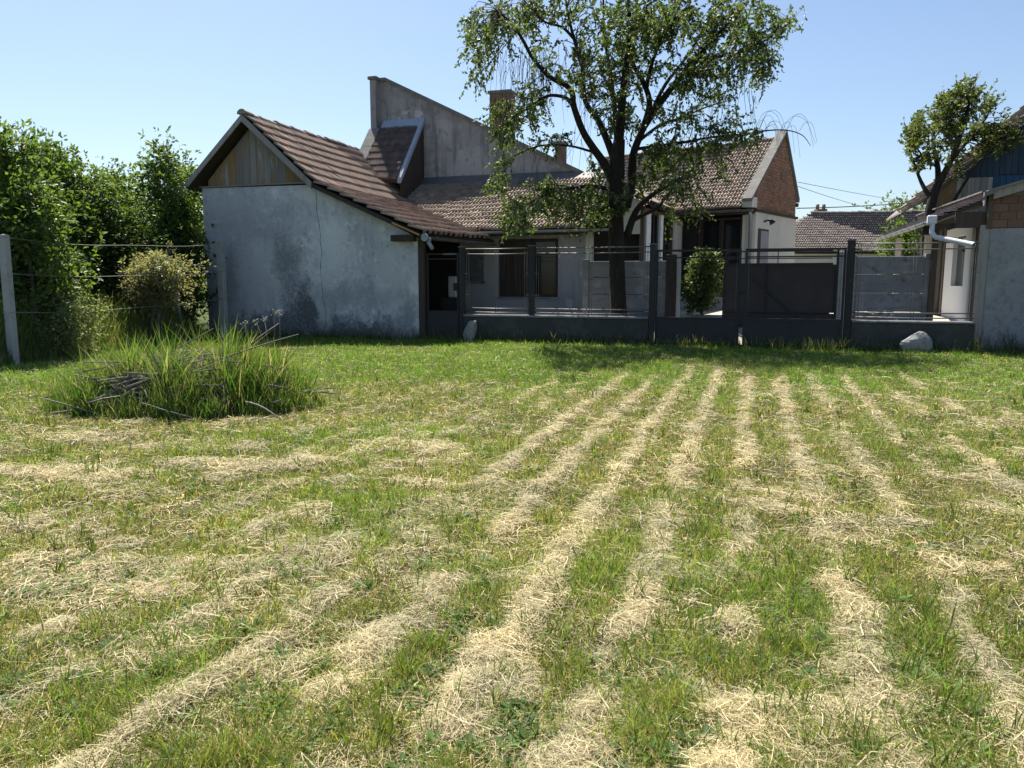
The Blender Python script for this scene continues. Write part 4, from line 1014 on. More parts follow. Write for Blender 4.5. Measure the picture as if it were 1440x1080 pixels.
# ------------------------------------------------------------------ foliage builders
def leaves(P, D, size, asp, col, fold=.25):
    """P roots, D leaf axis; each leaf two triangles folded on its midrib"""
    n = len(P)
    D = D / np.maximum(np.linalg.norm(D, axis=1, keepdims=True), 1e-6)
    rv = rng.normal(size=(n, 3)); s = np.cross(D, rv); s /= np.maximum(np.linalg.norm(s, axis=1, keepdims=True), 1e-6)
    nn = np.cross(s, D)
    L_ = size[:, None]
    w = (size * asp * .5)[:, None]
    mid = P + D * L_ * .45
    Vt = np.stack([P, mid + s * w + nn * w * fold, P + D * L_ - nn * L_ * .08, mid - s * w + nn * w * fold], 1).reshape(-1, 3)
    f = np.array([(0, 1, 2), (0, 2, 3)])
    return Vt, (np.arange(n)[:, None, None] * 4 + f[None]).reshape(-1, 3), np.repeat(col, 4, 0)
def leafcol(n, c0, c1, var=.35):
    t = rng.random((n, 1))
    c = np.array(c0) * (1 - t) + np.array(c1) * t
    return c * (1 - var / 2 + var * rng.random((n, 1)))
def curve(p, q, k, sag=0.0, wob=0.0):
    p = Vector(p); q = Vector(q); L_ = (q - p).length
    out = []
    wv = Vector((random.gauss(0, 1), random.gauss(0, 1), random.gauss(0, 1))) * wob * L_
    for i in range(k + 1):
        t = i / k
        out.append(p.lerp(q, t) + ZZ * (-sag * L_ * (t * t - t)) * 1.0 + wv * math.sin(math.pi * t))
    return out
def bez(pts, sub=4):
    """Catmull-Rom through pts"""
    pts = [Vector(p) for p in pts]; P4 = [pts[0] * 2 - pts[1]] + pts + [pts[-1] * 2 - pts[-2]]
    out = []
    for i in range(1, len(P4) - 2):
        a, b, c, d = P4[i - 1:i + 3]
        for k in range(sub):
            t = k / sub
            out.append(.5 * ((2 * b) + (c - a) * t + (2 * a - 5 * b + 4 * c - d) * t * t + (3 * b - a - 3 * c + d) * t ** 3))
    return out + [pts[-1]]

# ------------------------------------------------------------------ the big tree
TY = 19.45
tree = thing('pear_tree', ray(870, 455, TY), 'big spreading tree with dark trunk and drooping twigs in front of the farmhouse', 'tree')
def T(px, py, dy=0.0): return ray(px, py, TY + dy)
trunk = bez([T(871, 470), T(870, 440), T(868, 390), T(867, 340), T(866, 290), T(867, 255), T(868, 225), T(871, 196)])
tr_r = np.interp(np.linspace(0, 1, len(trunk)), [0, .12, .5, .8, 1], [.28, .205, .185, .195, .14])
MB().tube(trunk, list(tr_r), 14).build('trunk', 'bark', tree)
LIMBS = [  # (points px, py, depth), r0, r1
    ([(866, 262, 0), (848, 228, -.1), (832, 205, -.3), (819, 183, -.5), (807, 150, -.8), (802, 125, -1.0), (773, 108, -1.2), (750, 83, -1.4), (734, 54, -1.6), (719, 33, -1.8), (700, 15, -1.9)], .12, .02),
    ([(807, 150, -.8), (794, 137, -.9), (769, 135, -1.1), (745, 150, -1.2), (722, 165, -1.3)], .06, .015),
    ([(868, 235, 0), (855, 200, .3), (840, 167, .6), (823, 142, .9), (819, 96, 1.2), (807, 54, 1.4), (797, 10, 1.6), (792, -40, 1.7)], .11, .02),
    ([(807, 54, 1.4), (790, 38, 1.3), (765, 30, 1.3), (740, 4, 1.2), (728, -15, 1.2)], .045, .012),
    ([(870, 205, 0), (874, 160, -.2), (878, 110, -.4), (886, 55, -.5), (884, 5, -.6), (880, -60, -.7)], .13, .03),
    ([(869, 215, 0), (865, 160, .5), (858, 100, .9), (850, 50, 1.3), (848, -20, 1.5)], .09, .02),
    ([(880, 290, 0), (887, 262, .15), (889, 235, .25), (892, 212, .3), (909, 167, .4), (913, 140, .4), (903, 112, .5), (890, 88, .6), (893, 55, .6), (910, 10, .7), (915, -40, .8)], .135, .025),
    ([(908, 125, .45), (918, 85, .3), (930, 58, .2), (948, 25, 0), (968, -25, 0)], .06, .015),
    ([(905, 178, .4), (932, 140, 0), (957, 108, -.3), (980, 82, -.6), (1000, 58, -.9), (1022, 35, -1.1), (1050, 5, -1.3)], .105, .02),
    ([(915, 160, .4), (935, 120, .8), (962, 85, 1.2), (985, 50, 1.5), (1005, 10, 1.8)], .06, .015),
    ([(980, 82, -.6), (1010, 80, -.8), (1045, 70, -1.0), (1080, 55, -1.1), (1100, 32, -1.2), (1116, 27, -1.2)], .04, .007),
    ([(882, 330, 0), (893, 300, -.2), (906, 283, -.4), (927, 268, -.7), (950, 255, -1.0), (975, 238, -1.2)], .10, .02),
    ([(886, 312, 0), (905, 302, -.5), (925, 292, -.9), (938, 275, -1.2), (950, 262, -1.4), (960, 250, -1.5)], .06, .015),
    ([(893, 210, .3), (925, 205, .1), (958, 201, -.1), (1000, 193, -.4), (1045, 189, -.7), (1075, 184, -.9), (1105, 183, -1.0), (1128, 190, -1.1), (1140, 205, -1.1)], .045, .006),
    ([(862, 268, 0), (838, 262, -.4), (805, 264, -.9), (772, 272, -1.3), (740, 288, -1.6), (715, 305, -1.7)], .06, .012),
    ([(835, 214, -.3), (800, 205, -.5), (760, 205, -.8), (722, 220, -1.0), (700, 240, -1.1)], .035, .008),
    ([(896, 200, .3), (930, 175, .8), (960, 165, 1.2), (995, 150, 1.5), (1030, 140, 1.7)], .05, .01),
    ([(868, 300, 0), (850, 285, .6), (825, 270, 1.2), (800, 262, 1.6)], .05, .012),
]
samples = []
for pts, r0, r1 in LIMBS:
    c = bez([T(*p) for p in pts], 4)
    rr = [r0 + (r1 - r0) * (i / (len(c) - 1)) ** .8 for i in range(len(c))]
    MB().tube(c, rr, 8).build('branch', 'bark', tree)
    samples += [(p, r_) for p, r_ in zip(c, rr)]
SP = np.array([tuple(p) for p, _ in samples])
# leaf clusters read off the crown: px, py, rx, ry, number of twigs
CL = [(690, 40, 34, 40, 34), (664, 62, 12, 40, 12), (672, 105, 12, 18, 6), (725, 18, 36, 24, 26), (762, 55, 26, 28, 10), (780, 8, 46, 18, 22), (735, 150, 34, 22, 20), (755, 190, 40, 18, 9),
      (713, 172, 16, 28, 13), (702, 218, 13, 22, 8), (694, 252, 16, 10, 6), (842, 60, 44, 55, 44), (828, 105, 34, 34, 24), (868, 112, 34, 52, 40), (878, 28, 46, 36, 38), (862, 165, 26, 24, 11), (790, 90, 24, 24, 7),
      (930, 18, 44, 26, 34), (960, 48, 44, 34, 36), (1003, 22, 44, 26, 32), (1020, 68, 48, 44, 50), (1052, 58, 30, 44, 30), (1072, 85, 20, 36, 14), (1058, 14, 30, 14, 12), (1092, 34, 20, 10, 8), (1112, 27, 6, 4, 3),
      (958, 108, 40, 30, 30), (990, 122, 34, 32, 22), (1012, 150, 24, 34, 11), (940, 160, 26, 26, 9), (972, 165, 34, 18, 10), (905, 60, 24, 40, 22), (955, 212, 46, 18, 26), (1000, 204, 28, 13, 11), (945, 240, 34, 26, 24), (925, 215, 22, 24, 13),
      (1000, 238, 28, 14, 7), (968, 270, 26, 16, 9), (1042, 190, 13, 6, 5), (1062, 185, 10, 6, 4), (1030, 178, 22, 12, 6), (768, 275, 44, 20, 34), (738, 300, 30, 18, 24), (800, 288, 36, 18, 24), (718, 318, 18, 10, 10), (832, 265, 18, 17, 12),
      (840, 232, 18, 13, 7), (858, 290, 18, 24, 10), (701, 262, 10, 8, 4), (842, 305, 16, 18, 9), (905, 250, 22, 18, 8), (760, 122, 24, 14, 6), (880, 170, 20, 24, 8), (905, 110, 26, 30, 8), (690, 165, 10, 26, 5), (985, 290, 10, 14, 3), (940, 305, 8, 10, 3),
      (860, -30, 120, 25, 40), (980, -25, 80, 20, 26), (760, -25, 60, 18, 16)]
tw_ = MB(); LP = []; LD = []; LS = []
def add_twig(p, q, r0, k=5, sag=.12, wob=.06, nl=9, size=(.06, .112), start=.25):
    c = curve(p, q, k, sag, wob)
    tw_.tube(c, [r0 * (1 - .75 * i / k) for i in range(k + 1)], 3, cap=False)
    for i in range(nl):
        t = start + (1 - start) * (i + random.random()) / nl
        x = min(t * k, k - 1e-3); j = int(x); pt = c[j].lerp(c[j + 1], x - j)
        d = (c[j + 1] - c[j]).normalized() + Vector((random.gauss(0, .75), random.gauss(0, .75), random.gauss(-.25, .6)))
        LP.append(pt); LD.append(d); LS.append(random.uniform(*size))
    return c
for (cx, cy, rx, ry, nt_) in CL:
    for d_ in range(int(nt_ * .9 + .5)):
        t = random.random() * 6.283; rr = math.sqrt(random.random())
        base_dy = random.gauss(0, 1.0)
        c0 = T(cx + rx * rr * math.cos(t), cy + ry * rr * math.sin(t), 0)
        dd = SP - np.array(c0); dd[:, 1] *= .45
        i = int(np.argmin((dd ** 2).sum(1) + rng.random(len(SP)) * .25))
        q = T(cx + rx * rr * math.cos(t), cy + ry * rr * math.sin(t), (SP[i, 1] - TY) * .8 + base_dy)
        p = Vector(SP[i])
        m_ = add_twig(p, q, min(.016, .5 * samples[i][1]), 5, .14, .09, 12, start=.45)
        for s_ in range(3):
            e = q + Vector((random.gauss(0, .19), random.gauss(0, .28), random.gauss(-.14, .17)))
            add_twig(m_[random.choice((3, 4, 5))], e, .006, 3, .1, .08, 15, start=.1)
# bare drooping twigs
for (x0, x1, y0, y1, n_) in ((690, 770, 60, 105, 70), (760, 830, 60, 110, 40), (690, 720, 125, 150, 16), (1000, 1060, 105, 140, 22), (700, 830, 170, 200, 24), (960, 1040, 150, 175, 20), (810, 850, 110, 150, 20), (930, 1000, 60, 120, 16)):
    for k in range(n_):
        p = T(random.uniform(x0, x1), random.uniform(y0, y1), random.gauss(-.8, .7))
        L_ = random.uniform(.5, 1.2)
        q = p + Vector((random.gauss(0, .18), random.gauss(0, .15), -L_))
        c = [p.lerp(q, t) + Vector((random.gauss(0, .015), 0, 0)) for t in (0, .33, .66, 1)]
        tw_.tube(c, [.006, .005, .004, .003], 3, cap=False)
        if random.random() < .35:
            for i in range(3):
                LP.append(c[random.randint(1, 3)]); LD.append(Vector((random.gauss(0, .6), random.gauss(0, .6), -.6))); LS.append(.06)
for k in range(13):    # whip-like shoots at the right-hand branch tip
    p = T(random.uniform(1055, 1125), random.uniform(183, 188), -.9)
    s_ = random.uniform(15, 42); up = random.uniform(4, 26)
    x0 = 720 + (p.x / p.y) * 1080
    c = bez([p, p + Vector((s_ * .006, 0, up * .019)), p + Vector((s_ * .014, 0, up * .014)), p + Vector((s_ * .02, 0, -.25 - random.random() * .35))], 4)
    tw_.tube(c, [.0055 - .003 * i / len(c) for i in range(len(c))], 3, cap=False)
tw_.build('twigs', 'twig_brown', tree)['kind'] = 'stuff'
n = len(LP)
Vt, Fc, cc = leaves(np.array(LP, float), np.array(LD, float), np.array(LS), np.full(n, .55), leafcol(n, (.05, .088, .03), (.10, .135, .05)))
np_obj('crown', Vt, Fc, 'leaf', tree, cc)['kind'] = 'stuff'

# ------------------------------------------------------------------ generic shrubs and small trees
def bush(name, base, h, rad, label, cat, nbr, nl, lsize, c0, c1, group=None, trunk_h=.3, r0=.05, bark='bark_grey', lean=(0, 0), top=.5, asp=.5, shape=1.0, leafgroup=5, spread=None):
    """a stem with rising branches, twigs and leaves; shape > 1 narrows the top"""
    base = Vector(base)
    t = thing(name, base, label, cat, group)
    stem = MB(); LPb = []; LDb = []
    top_p = base + Vector((lean[0], lean[1], h * .9))
    main = curve(base - ZZ * .08, top_p, 7, 0, .04)
    stem.tube(main, [r0 * (1 - .85 * i / 7) for i in range(8)], 7)
    tw = MB()
    for b in range(nbr):
        f = trunk_h + (1 - trunk_h) * (b + random.random()) / nbr
        x = f * 7; j = min(int(x), 6); p = main[j].lerp(main[j + 1], x - j)
        az = random.random() * 6.283 + b * 2.4
        prof_ = math.sin(math.pi * min(1, (.12 + .88 * (f - trunk_h) / (1 - trunk_h)) ** (1 / shape) * .93 + .05)) ** .7
        rl = rad * prof_ * random.uniform(.55, 1.15)
        e = p + Vector((math.cos(az) * rl, math.sin(az) * rl, rl * random.uniform(.25, .9) * top))
        c = curve(p, e, 4, -.12, .06)
        tw.tube(c, [r0 * .28 * (1 - .2 * i) for i in range(5)], 4, cap=False)
        for k in range(nl):
            u = .3 + .7 * random.random() ** .7
            x2 = u * 4; j2 = min(int(x2), 3); bp = c[j2].lerp(c[j2 + 1], x2 - j2)
            sp_ = spread or rad * .26
            q = bp + Vector((random.gauss(0, sp_), random.gauss(0, sp_), random.gauss(.0, sp_ * .9)))
            dirq = (q - bp) + Vector((0, 0, .04))
            for g_ in range(leafgroup):
                LPb.append(q + Vector((random.gauss(0, .035), random.gauss(0, .035), random.gauss(0, .03))))
                LDb.append(dirq.normalized() * .6 + Vector((random.gauss(0, .6), random.gauss(0, .6), random.gauss(-.15, .5))))
    stem.build('trunk', bark, t)
    tw.build('branches', 'twig_brown' if bark != 'bark_grey' else 'bark_grey', t)['kind'] = 'stuff'
    n = len(LPb)
    Vt, Fc, cc = leaves(np.array(LPb, float), np.array(LDb, float), rng.uniform(lsize * .7, lsize * 1.25, n), np.full(n, asp), leafcol(n, c0, c1))
    o = np_obj('crown', Vt, Fc, 'leaf', t, cc)
    o['kind'] = 'stuff'
    return t
HG = 'young trees in the hedge left of the shed'
HL0, HL1 = (.052, .098, .026), (.115, .17, .048)
hedge = [  # px, py of the top, distance, radius, label
    (2, 165, 15.6, 1.0, 'tall sapling cut by the left edge above the leaning fence post'),
    (62, 182, 17.6, 1.0, 'narrow spire-like sapling second from the left in the hedge'),
    (90, 192, 19.0, 1.0, 'slender sapling with pointed top between the spire and the dip in the hedge'),
    (133, 238, 20.0, 1.3, 'lower round-topped sapling in the dip of the hedge'),
    (165, 228, 21.5, 1.3, 'bushy sapling behind the brown-leaved bush'),
    (222, 186, 22.0, 1.1, 'tall sapling with loose feathery top next to the shed'),
    (252, 215, 23.6, 1.2, 'sapling with airy crown half behind the shed roof'),
    (260, 268, 22.4, .8, 'dark leafy sapling pressed against the shed corner'),
    (30, 235, 15.2, 1.2, 'broad low sapling directly behind the leaning fence post'),
    (20, 262, 21.0, 1.6, 'added shade-casting sapling far left behind the cut-off one'),  # this back row is added to block sun and darken the hedge foot
    (75, 275, 23.0, 1.6, 'added shade-casting sapling behind the spire'),
    (120, 268, 25.0, 1.7, 'added shade-casting sapling behind the dip of the hedge'),
    (180, 262, 26.5, 1.7, 'added shade-casting sapling behind the bushy one'),
    (235, 275, 27.5, 1.6, 'added shade-casting sapling farthest back beside the shed')]
for k, (px, py, Y, rad, lab) in enumerate(hedge):
    tp = ray(px, py, Y)
    bush('sapling_tree', (tp.x, Y, 0), tp.z, rad * (.82 if k < 9 else 1), lab, 'tree', 34, 46, .125, HL0, HL1, HG, .26, .06, lean=(random.gauss(0, .1), 0), shape=1.7, asp=.46)
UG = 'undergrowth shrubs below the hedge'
under = [(20, 300, 16.4, .9, 'low shade-darkened shrub at the foot of the hedge by the left edge'), (110, 300, 18.8, 1.1, 'dense shade-darkened shrub in the middle of the hedge foot'), (195, 310, 20.2, 1.1, 'shade-darkened shrub behind the brown-leaved bush'),
         (250, 320, 21.4, .8, 'shaded shrub between the bush and the shed wall'), (60, 330, 17.6, .9, 'shaded shrub above the weeds by the leaning post'), (150, 270, 19.6, 1.3, 'shade-darkened shrub under the dip of the hedge')]
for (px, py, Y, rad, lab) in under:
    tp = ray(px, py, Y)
    bush('undergrowth_shrub', (tp.x, Y + .3, 0), tp.z, rad, lab, 'shrub', 26, 40, .095, (.028, .055, .016), (.05, .085, .022), UG, .05, .04, shape=.8)  # leaf colours darkened to stand in for shade under the hedge
tp = ray(82, 405, 15.4)
bush('white_flowered_shrub', (tp.x, 15.4, 0), 1.35, .75, 'low grey-green shrub with pale leaves beside the leaning concrete post', 'shrub', 24, 36, .06, (.12, .16, .08), (.22, .26, .16), None, .05, .03, shape=.8)
# brown-leaved bush
tp = ray(210, 362, 18.6)
bb_ = bush('brown_leaved_bush', (tp.x, 18.6, 0), tp.z, .72, 'rounded bush with yellow and bronze young leaves on bare grey stems', 'shrub', 34, 46, .10, (.15, .175, .125), (.22, .205, .13), None, .5, .075, shape=.75, asp=.42, lean=(.15, 0), top=.7)
for k, (dx, dy) in enumerate(((-.25, .1), (.18, -.1), (.32, .2))):
    MB().tube(curve(ray(205, 468, 18.6) * 1 + Vector((dx * .6, dy, -ray(205, 468, 18.6).z - .05)), ray(205, 400, 18.6) + Vector((dx * 1.6, dy, 0)), 4, 0, .05), [.05, .045, .04, .034, .03], 6).build('stem', 'bark_grey', bb_)
# shrub in the yard
bush('rose_shrub', W1(-1.5, 20.6, .55), 1.75, .46, 'dense leafy green shrub behind the double gate', 'shrub', 30, 40, .09, (.045, .075, .028), (.085, .115, .045), None, .22, .04, shape=.9, asp=.6)
# right-hand tree
rt = thing('walnut_tree', ray(1308, 330, 21.3), 'gnarled tree with dense crown leaning beside the blue barn', 'tree')
TY2 = 21.3
def T2(px, py, dy=0.0): return ray(px, py, TY2 + dy)
RL = [([(1306, 330, 0), (1308, 300, 0), (1311, 282, 0), (1318, 262, 0), (1330, 240, -.2), (1342, 215, -.4), (1352, 185, -.5), (1362, 150, -.5), (1368, 125, -.5)], .17, .02),
      ([(1311, 282, 0), (1300, 265, .2), (1292, 248, .4), (1285, 228, .5), (1278, 208, .6)], .08, .015),
      ([(1320, 258, 0), (1318, 230, .4), (1312, 200, .8), (1318, 165, 1.0), (1335, 125, 1.2)], .09, .015),
      ([(1335, 230, -.2), (1355, 205, .3), (1378, 180, .6), (1395, 150, .8)], .06, .012),
      ([(1332, 300, -.3), (1350, 268, -.6), (1372, 235, -.9), (1395, 210, -1.1), (1420, 195, -1.2)], .055, .012),
      ([(1318, 235, .4), (1300, 222, .8), (1285, 205, 1.0), (1272, 214, 1.1)], .04, .01)]
smp = []
for pts, r0, r1 in RL:
    c = bez([T2(*p) for p in pts], 4); rr = [r0 + (r1 - r0) * (i / (len(c) - 1)) ** .8 for i in range(len(c))]
    MB().tube(c, rr, 8).build('branch' if r0 < .15 else 'trunk', 'bark', rt); smp += list(zip(c, rr))
SP = np.array([tuple(p) for p, _ in smp]); samples = smp
tw_ = MB(); LP = []; LD = []; LS = []
for (cx, cy, rx, ry, nt_) in ((1290, 185, 20, 22, 28), (1275, 212, 12, 8, 8), (1318, 180, 28, 24, 36), (1310, 160, 24, 16, 22), (1345, 150, 26, 22, 34), (1368, 140, 22, 16, 22), (1388, 145, 14, 12, 14), (1345, 118, 8, 10, 6), (1368, 118, 7, 7, 6), (1340, 190, 26, 24, 30),
                              (1372, 178, 20, 18, 14), (1300, 225, 14, 12, 9), (1285, 235, 10, 10, 6), (1322, 215, 22, 14, 14), (1395, 190, 14, 16, 12), (1412, 180, 12, 14, 13), (1425, 195, 14, 12, 12), (1350, 225, 16, 12, 9), (1410, 205, 20, 10, 16), (1385, 215, 16, 9, 9), (1432, 190, 8, 8, 8), (1345, 245, 5, 5, 3), (1280, 195, 8, 10, 6), (1332, 138, 14, 14, 12)):
    for d_ in range(nt_):
        t = random.random() * 6.283; rr = math.sqrt(random.random())
        X_, Y_ = cx + rx * rr * math.cos(t), cy + ry * rr * math.sin(t)
        dd = SP - np.array(T2(X_, Y_)); dd[:, 1] *= .4
        i = int(np.argmin((dd ** 2).sum(1) + rng.random(len(SP)) * .1))
        q = T2(X_, Y_, (SP[i, 1] - TY2) * .8 + random.gauss(0, .45)); p = Vector(SP[i])
        m_ = add_twig(p, q, min(.014, .5 * samples[i][1]), 4, .0, .1, 10, (.06, .11), .5)
        for s_ in range(2):
            add_twig(m_[3], q + Vector((random.gauss(0, .14), random.gauss(0, .2), random.gauss(.03, .14))), .005, 3, .0, .08, 12, (.06, .11), .1)
tw_.build('twigs', 'twig_brown', rt)['kind'] = 'stuff'
n = len(LP)
Vt, Fc, cc = leaves(np.array(LP, float), np.array(LD, float), np.array(LS), np.full(n, .6), leafcol(n, (.06, .09, .03), (.11, .14, .045)))
np_obj('crown', Vt, Fc, 'leaf', rt, cc)['kind'] = 'stuff'
tp = ray(1270, 318, 24.5)
bush('garden_shrub', (tp.x, 24.5, .6), 2.75, .75, 'bright green shrub beside the outbuilding gutter in front of the far roof', 'shrub', 26, 40, .1, (.07, .12, .03), (.12, .17, .05), None, .3, .05)
tp = ray(1278, 278, 46)
bush('far_tree', (tp.x, 47, 0), tp.z, 2.2, 'pale green tree top rising behind the far roof ridge', 'tree', 26, 60, .2, (.09, .14, .06), (.13, .18, .08), None, .4, .12)

# ------------------------------------------------------------------ left wire fence
wf = thing('wire_fence', (-9.1, 13.9, 0), 'sagging three-strand wire fence between two grey concrete posts at the left', 'fence')
def cpost(b0, t0, w, parent, lab=None):
    b0 = Vector(b0); t0 = Vector(t0)
    o = MB().bar(b0 - ZZ * .1, t0, w, w * .8, V1).build('concrete_post', 'post_concrete', parent, bevel=.015)
    if lab: o['label'] = lab
    return o
pb0, pt0 = W1(-12.95, 10.45, 0), W1(-13.16, 10.63, 2.33)
pb1, pt1 = W1(-13.98, 17.55, 0), W1(-14.0, 17.6, 2.58)
cpost(pb0, pt0, .16, wf, 'thick grey concrete post that leans left')
cpost(pb1, pt1, .19, wf, 'straight grey concrete post in front of the shed wall')
for k, (f0, f1, sg) in enumerate(((.98, .97, .06), (.70, .68, .045), (.40, .40, .05))):
    p = pb0.lerp(pt0, f0); q = pb1.lerp(pt1, f1)
    c = [p.lerp(q, t) - ZZ * sg * 8 * (t - t * t) * (1 + .2 * math.sin(9 * t)) + U1 * random.gauss(0, .01) for t in np.linspace(0, 1, 22)]
    MB().tube(c, .006, 4).build('wire', 'wire', wf)
    for (P0, w) in ((p, .16), (q, .19)):
        MB().box(lambda a, b, z: P0 + U1 * a + V1 * b + ZZ * z, -w * .53, w * .53, -w * .45, w * .45, -.006, .006).build('wire_tie', 'wire', wf)
o = MB().bar(W1(-14.98, 17.0, 0), W1(-15.4, 17.15, 2.35), .24, .09, V1).build('leaning_plank', 'wood_grey', None, W1(-14.98, 17.0, 0))
tag(o, 'grey weathered plank leaning in the shade left of the shed', 'plank')

# ------------------------------------------------------------------ stones
def stone(name, c, sx, sy, sz, m, label, cat, seed, rot=0.0):
    r0 = np.random.default_rng(seed)
    import bmesh
    bm = bmesh.new(); bmesh.ops.create_icosphere(bm, subdivisions=3, radius=1)
    off = r0.random(3) * 20
    cut = [(Vector(r0.normal(size=3)).normalized(), r0.uniform(.55, .85)) for _ in range(9)]
    for v in bm.verts:
        p = v.co.copy()
        for nrm, d in cut:
            e = p.dot(nrm) - d
            if e > 0: p -= nrm * e * .85
        p *= 1 + .10 * (float(vnoise(p.x * 3 + off[0], p.y * 3 + p.z * 2 + off[1])) - .5)
        v.co = Vector((p.x * sx, p.y * sy, p.z * sz)); v.co.rotate(Matrix.Rotation(rot, 3, 'Y'))
    me = bpy.data.meshes.new(name); bm.to_mesh(me); bm.free(); me.materials.append(M[m])
    o = link(name, me, None, c); return tag(o, label, cat)
stone('marker_stone', W1(-7.0, 18.12, .24), .16, .13, .42, 'stone', 'upright pale stone leaning at the foot of the fence post by the gate', 'stone', 3, .22)
stone('boulder', W1(3.12, 18.12, .15), .36, .24, .31, 'stone', 'big pale boulder lying against the plinth on the right', 'boulder', 5)
rub = thing('rubble_heap', W1(2.6, 19.5, .5), 'small heap of pale rubble behind the right-hand fence panel', 'rubble')
stone_m = M['stone']
for k in range(9):
    c = W1(2.62 + random.gauss(0, .16), 19.5 + random.gauss(0, .1), .60 + random.random() * .22)
    o = stone('rubble_stone', c, random.uniform(.07, .13), random.uniform(.07, .12), random.uniform(.05, .09), 'stone', None, None, 20 + k)
    o.parent = rub; o.location = c - ORG[rub.name]
# white pot-like box seen through the pedestrian gate
st = MB().box(W1, -8.33 + .12, -7.98, 19.6, 19.75, 1.05, 1.62)
tag(st.build('whitewashed_pillar_box', 'plaster_grey', None, W1(-8.1, 19.7, 1.05), bevel=.02), 'whitewashed block on a ledge seen through the pedestrian gate', 'block')
tag(MB().box(W1, -8.4, -7.85, 19.55, 19.8, .25, 1.045).build('ledge', 'room_shade', None, W1(-8.1, 19.7, .25)), 'shade-coloured ledge inside the pedestrian gate under the whitewashed block', 'ledge')

# ------------------------------------------------------------------ overhead wires
def wire(p, q, sag, label, r=.012):
    p = Vector(p); q = Vector(q)
    c = [p.lerp(q, t) - ZZ * sag * 4 * (t - t * t) for t in np.linspace(0, 1, 16)]
    o = MB().tube(c, r, 4).build('overhead_wire', 'black', None, p); tag(o, label, 'cable', 'overhead cables beyond the brick gable')
wire(W2(CA, CB1, 3.95), ray(1300, 283, 34), .05, 'thick cable from the brick gable corner to the right above the far roof', .016)
wire(ray(1122, 256, 28), ray(1330, 290, 60), .1, 'thin upper cable slanting down towards the right-hand tree', .009)
wire(ray(1122, 262, 28), ray(1280, 302, 60), .2, 'thin lower cable slanting down behind the far roof', .009)

# ------------------------------------------------------------------ brush pile with tall grass
PC = Vector((-3.95, 9.25, 0))
bp_ = thing('brush_pile', PC, 'heap of dry grey sticks overgrown by tall grass on the left of the lawn', 'brush pile')
def moundz(x, y):
    return .62 * np.clip(1 - ((x - PC.x) / 1.35) ** 2 - ((y - PC.y) / .85) ** 2, 0, 1) ** .6
k = 22
gxx, gyy = np.meshgrid(np.linspace(-1.4, 1.4, k), np.linspace(-.9, .9, k))
mz = moundz(gxx + PC.x, gyy + PC.y) * (.75 + .4 * fbm(gxx * 3 + 5, gyy * 3)) - .05
ii = np.arange(k * k).reshape(k, k)
np_obj('core', np.stack([gxx + PC.x, gyy + PC.y, mz * .8], -1).reshape(-1, 3), np.stack([ii[:-1, :-1], ii[:-1, 1:], ii[1:, 1:], ii[1:, :-1]], -1).reshape(-1, 4), 'soil', bp_, np.full((k * k, 3), .06), True)
for i in range(220):
    u, v = (random.gauss(-.12, .36), random.gauss(-.34, .22)) if i < 120 else (max(-1.2, min(1.25, random.gauss(.1, .5))), random.gauss(-.08, .33))
    c = PC + Vector((u, v, 0)); c.z = float(moundz(c.x, c.y)) * random.uniform(.2, .95) + .05
    L_ = random.uniform(.3, 1.25) * (1.3 if i < 30 else 1)
    az = random.gauss(.30, (.5 if i < 120 else .8)) + (math.pi if random.random() < .5 else 0)
    d = Vector((math.cos(az), math.sin(az) * .7, random.gauss(.08, .16))).normalized() * L_ / 2
    r_ = random.uniform(.005, .016)
    MB().tube(curve(c - d, c + d, 4, random.gauss(0, .05), .05), [r_, r_, r_ * .85, r_ * .7, r_ * .45], 5).build('stick', 'twig', bp_)
for (p, q, r_) in ((ray(330, 505, 9.4), ray(392, 455, 9.6), .014), (ray(215, 508, 9.2), ray(300, 462, 9.7), .012), (ray(270, 520, 9.0), ray(420, 470, 9.3), .012), (ray(345, 565, 8.5), ray(395, 590, 8.0), .012), (ray(170, 545, 8.9), ray(290, 505, 9.3), .014), (ray(60, 560, 8.8), ray(115, 540, 9.0), .008)):
    MB().tube(curve(p, q, 5, random.gauss(0, .05), .04), [r_, r_, r_ * .9, r_ * .8, r_ * .6, r_ * .4], 5).build('stick', 'twig', bp_)
def tall(name, pts, hts, label, c0, c1, wid=.009, cat='grass', lean=.5, dryf=.12, m='grass'):
    n = len(pts)
    col = leafcol(n, c0, c1, .5)
    dry = rng.random(n) < dryf; col[dry] = np.array([.30, .27, .15]) * (.7 + .5 * rng.random((dry.sum(), 1)))
    Vt, Fc, cc = blades(pts, hts, wid * (.6 + .8 * rng.random(n)), rng.random(n) * 6.283, lean * rng.random(n) ** 1.2 + .08, .9 + 0 * hts, col, 4)
    tag(np_obj(name, Vt, Fc, m, col=cc), label, cat, kind='stuff')
ncl = 330; nb = 44
t = rng.random(ncl) * 6.283; rr = np.sqrt(.10 + .90 * rng.random(ncl))
cx = PC.x + 1.62 * rr * np.cos(t); cy = PC.y + 1.0 * rr * np.sin(t)
gap = (((cx - PC.x + .10) / .52) ** 2 + ((cy - PC.y + .36) / .48) ** 2 < 1) & (rng.random(ncl) < .6)
cx, cy, rr = cx[~gap], cy[~gap], rr[~gap]; ncl = len(cx)
ch = (.14 + .62 * rng.random(ncl) ** 1.1) * sst(1.12, .66, rr) * (.55 + .9 * fbm(cx * 2.1, cy * 2.1 + 8, 3)) + .11
cl_ = np.repeat(np.arange(ncl), nb); n = len(cl_)
x = cx[cl_] + rng.normal(0, .055, n); y = cy[cl_] + rng.normal(0, .055, n)
H = ch[cl_] * (.45 + .75 * rng.random(n))
P3 = np.stack([x, y, .30 * moundz(x, y) - .02], -1)
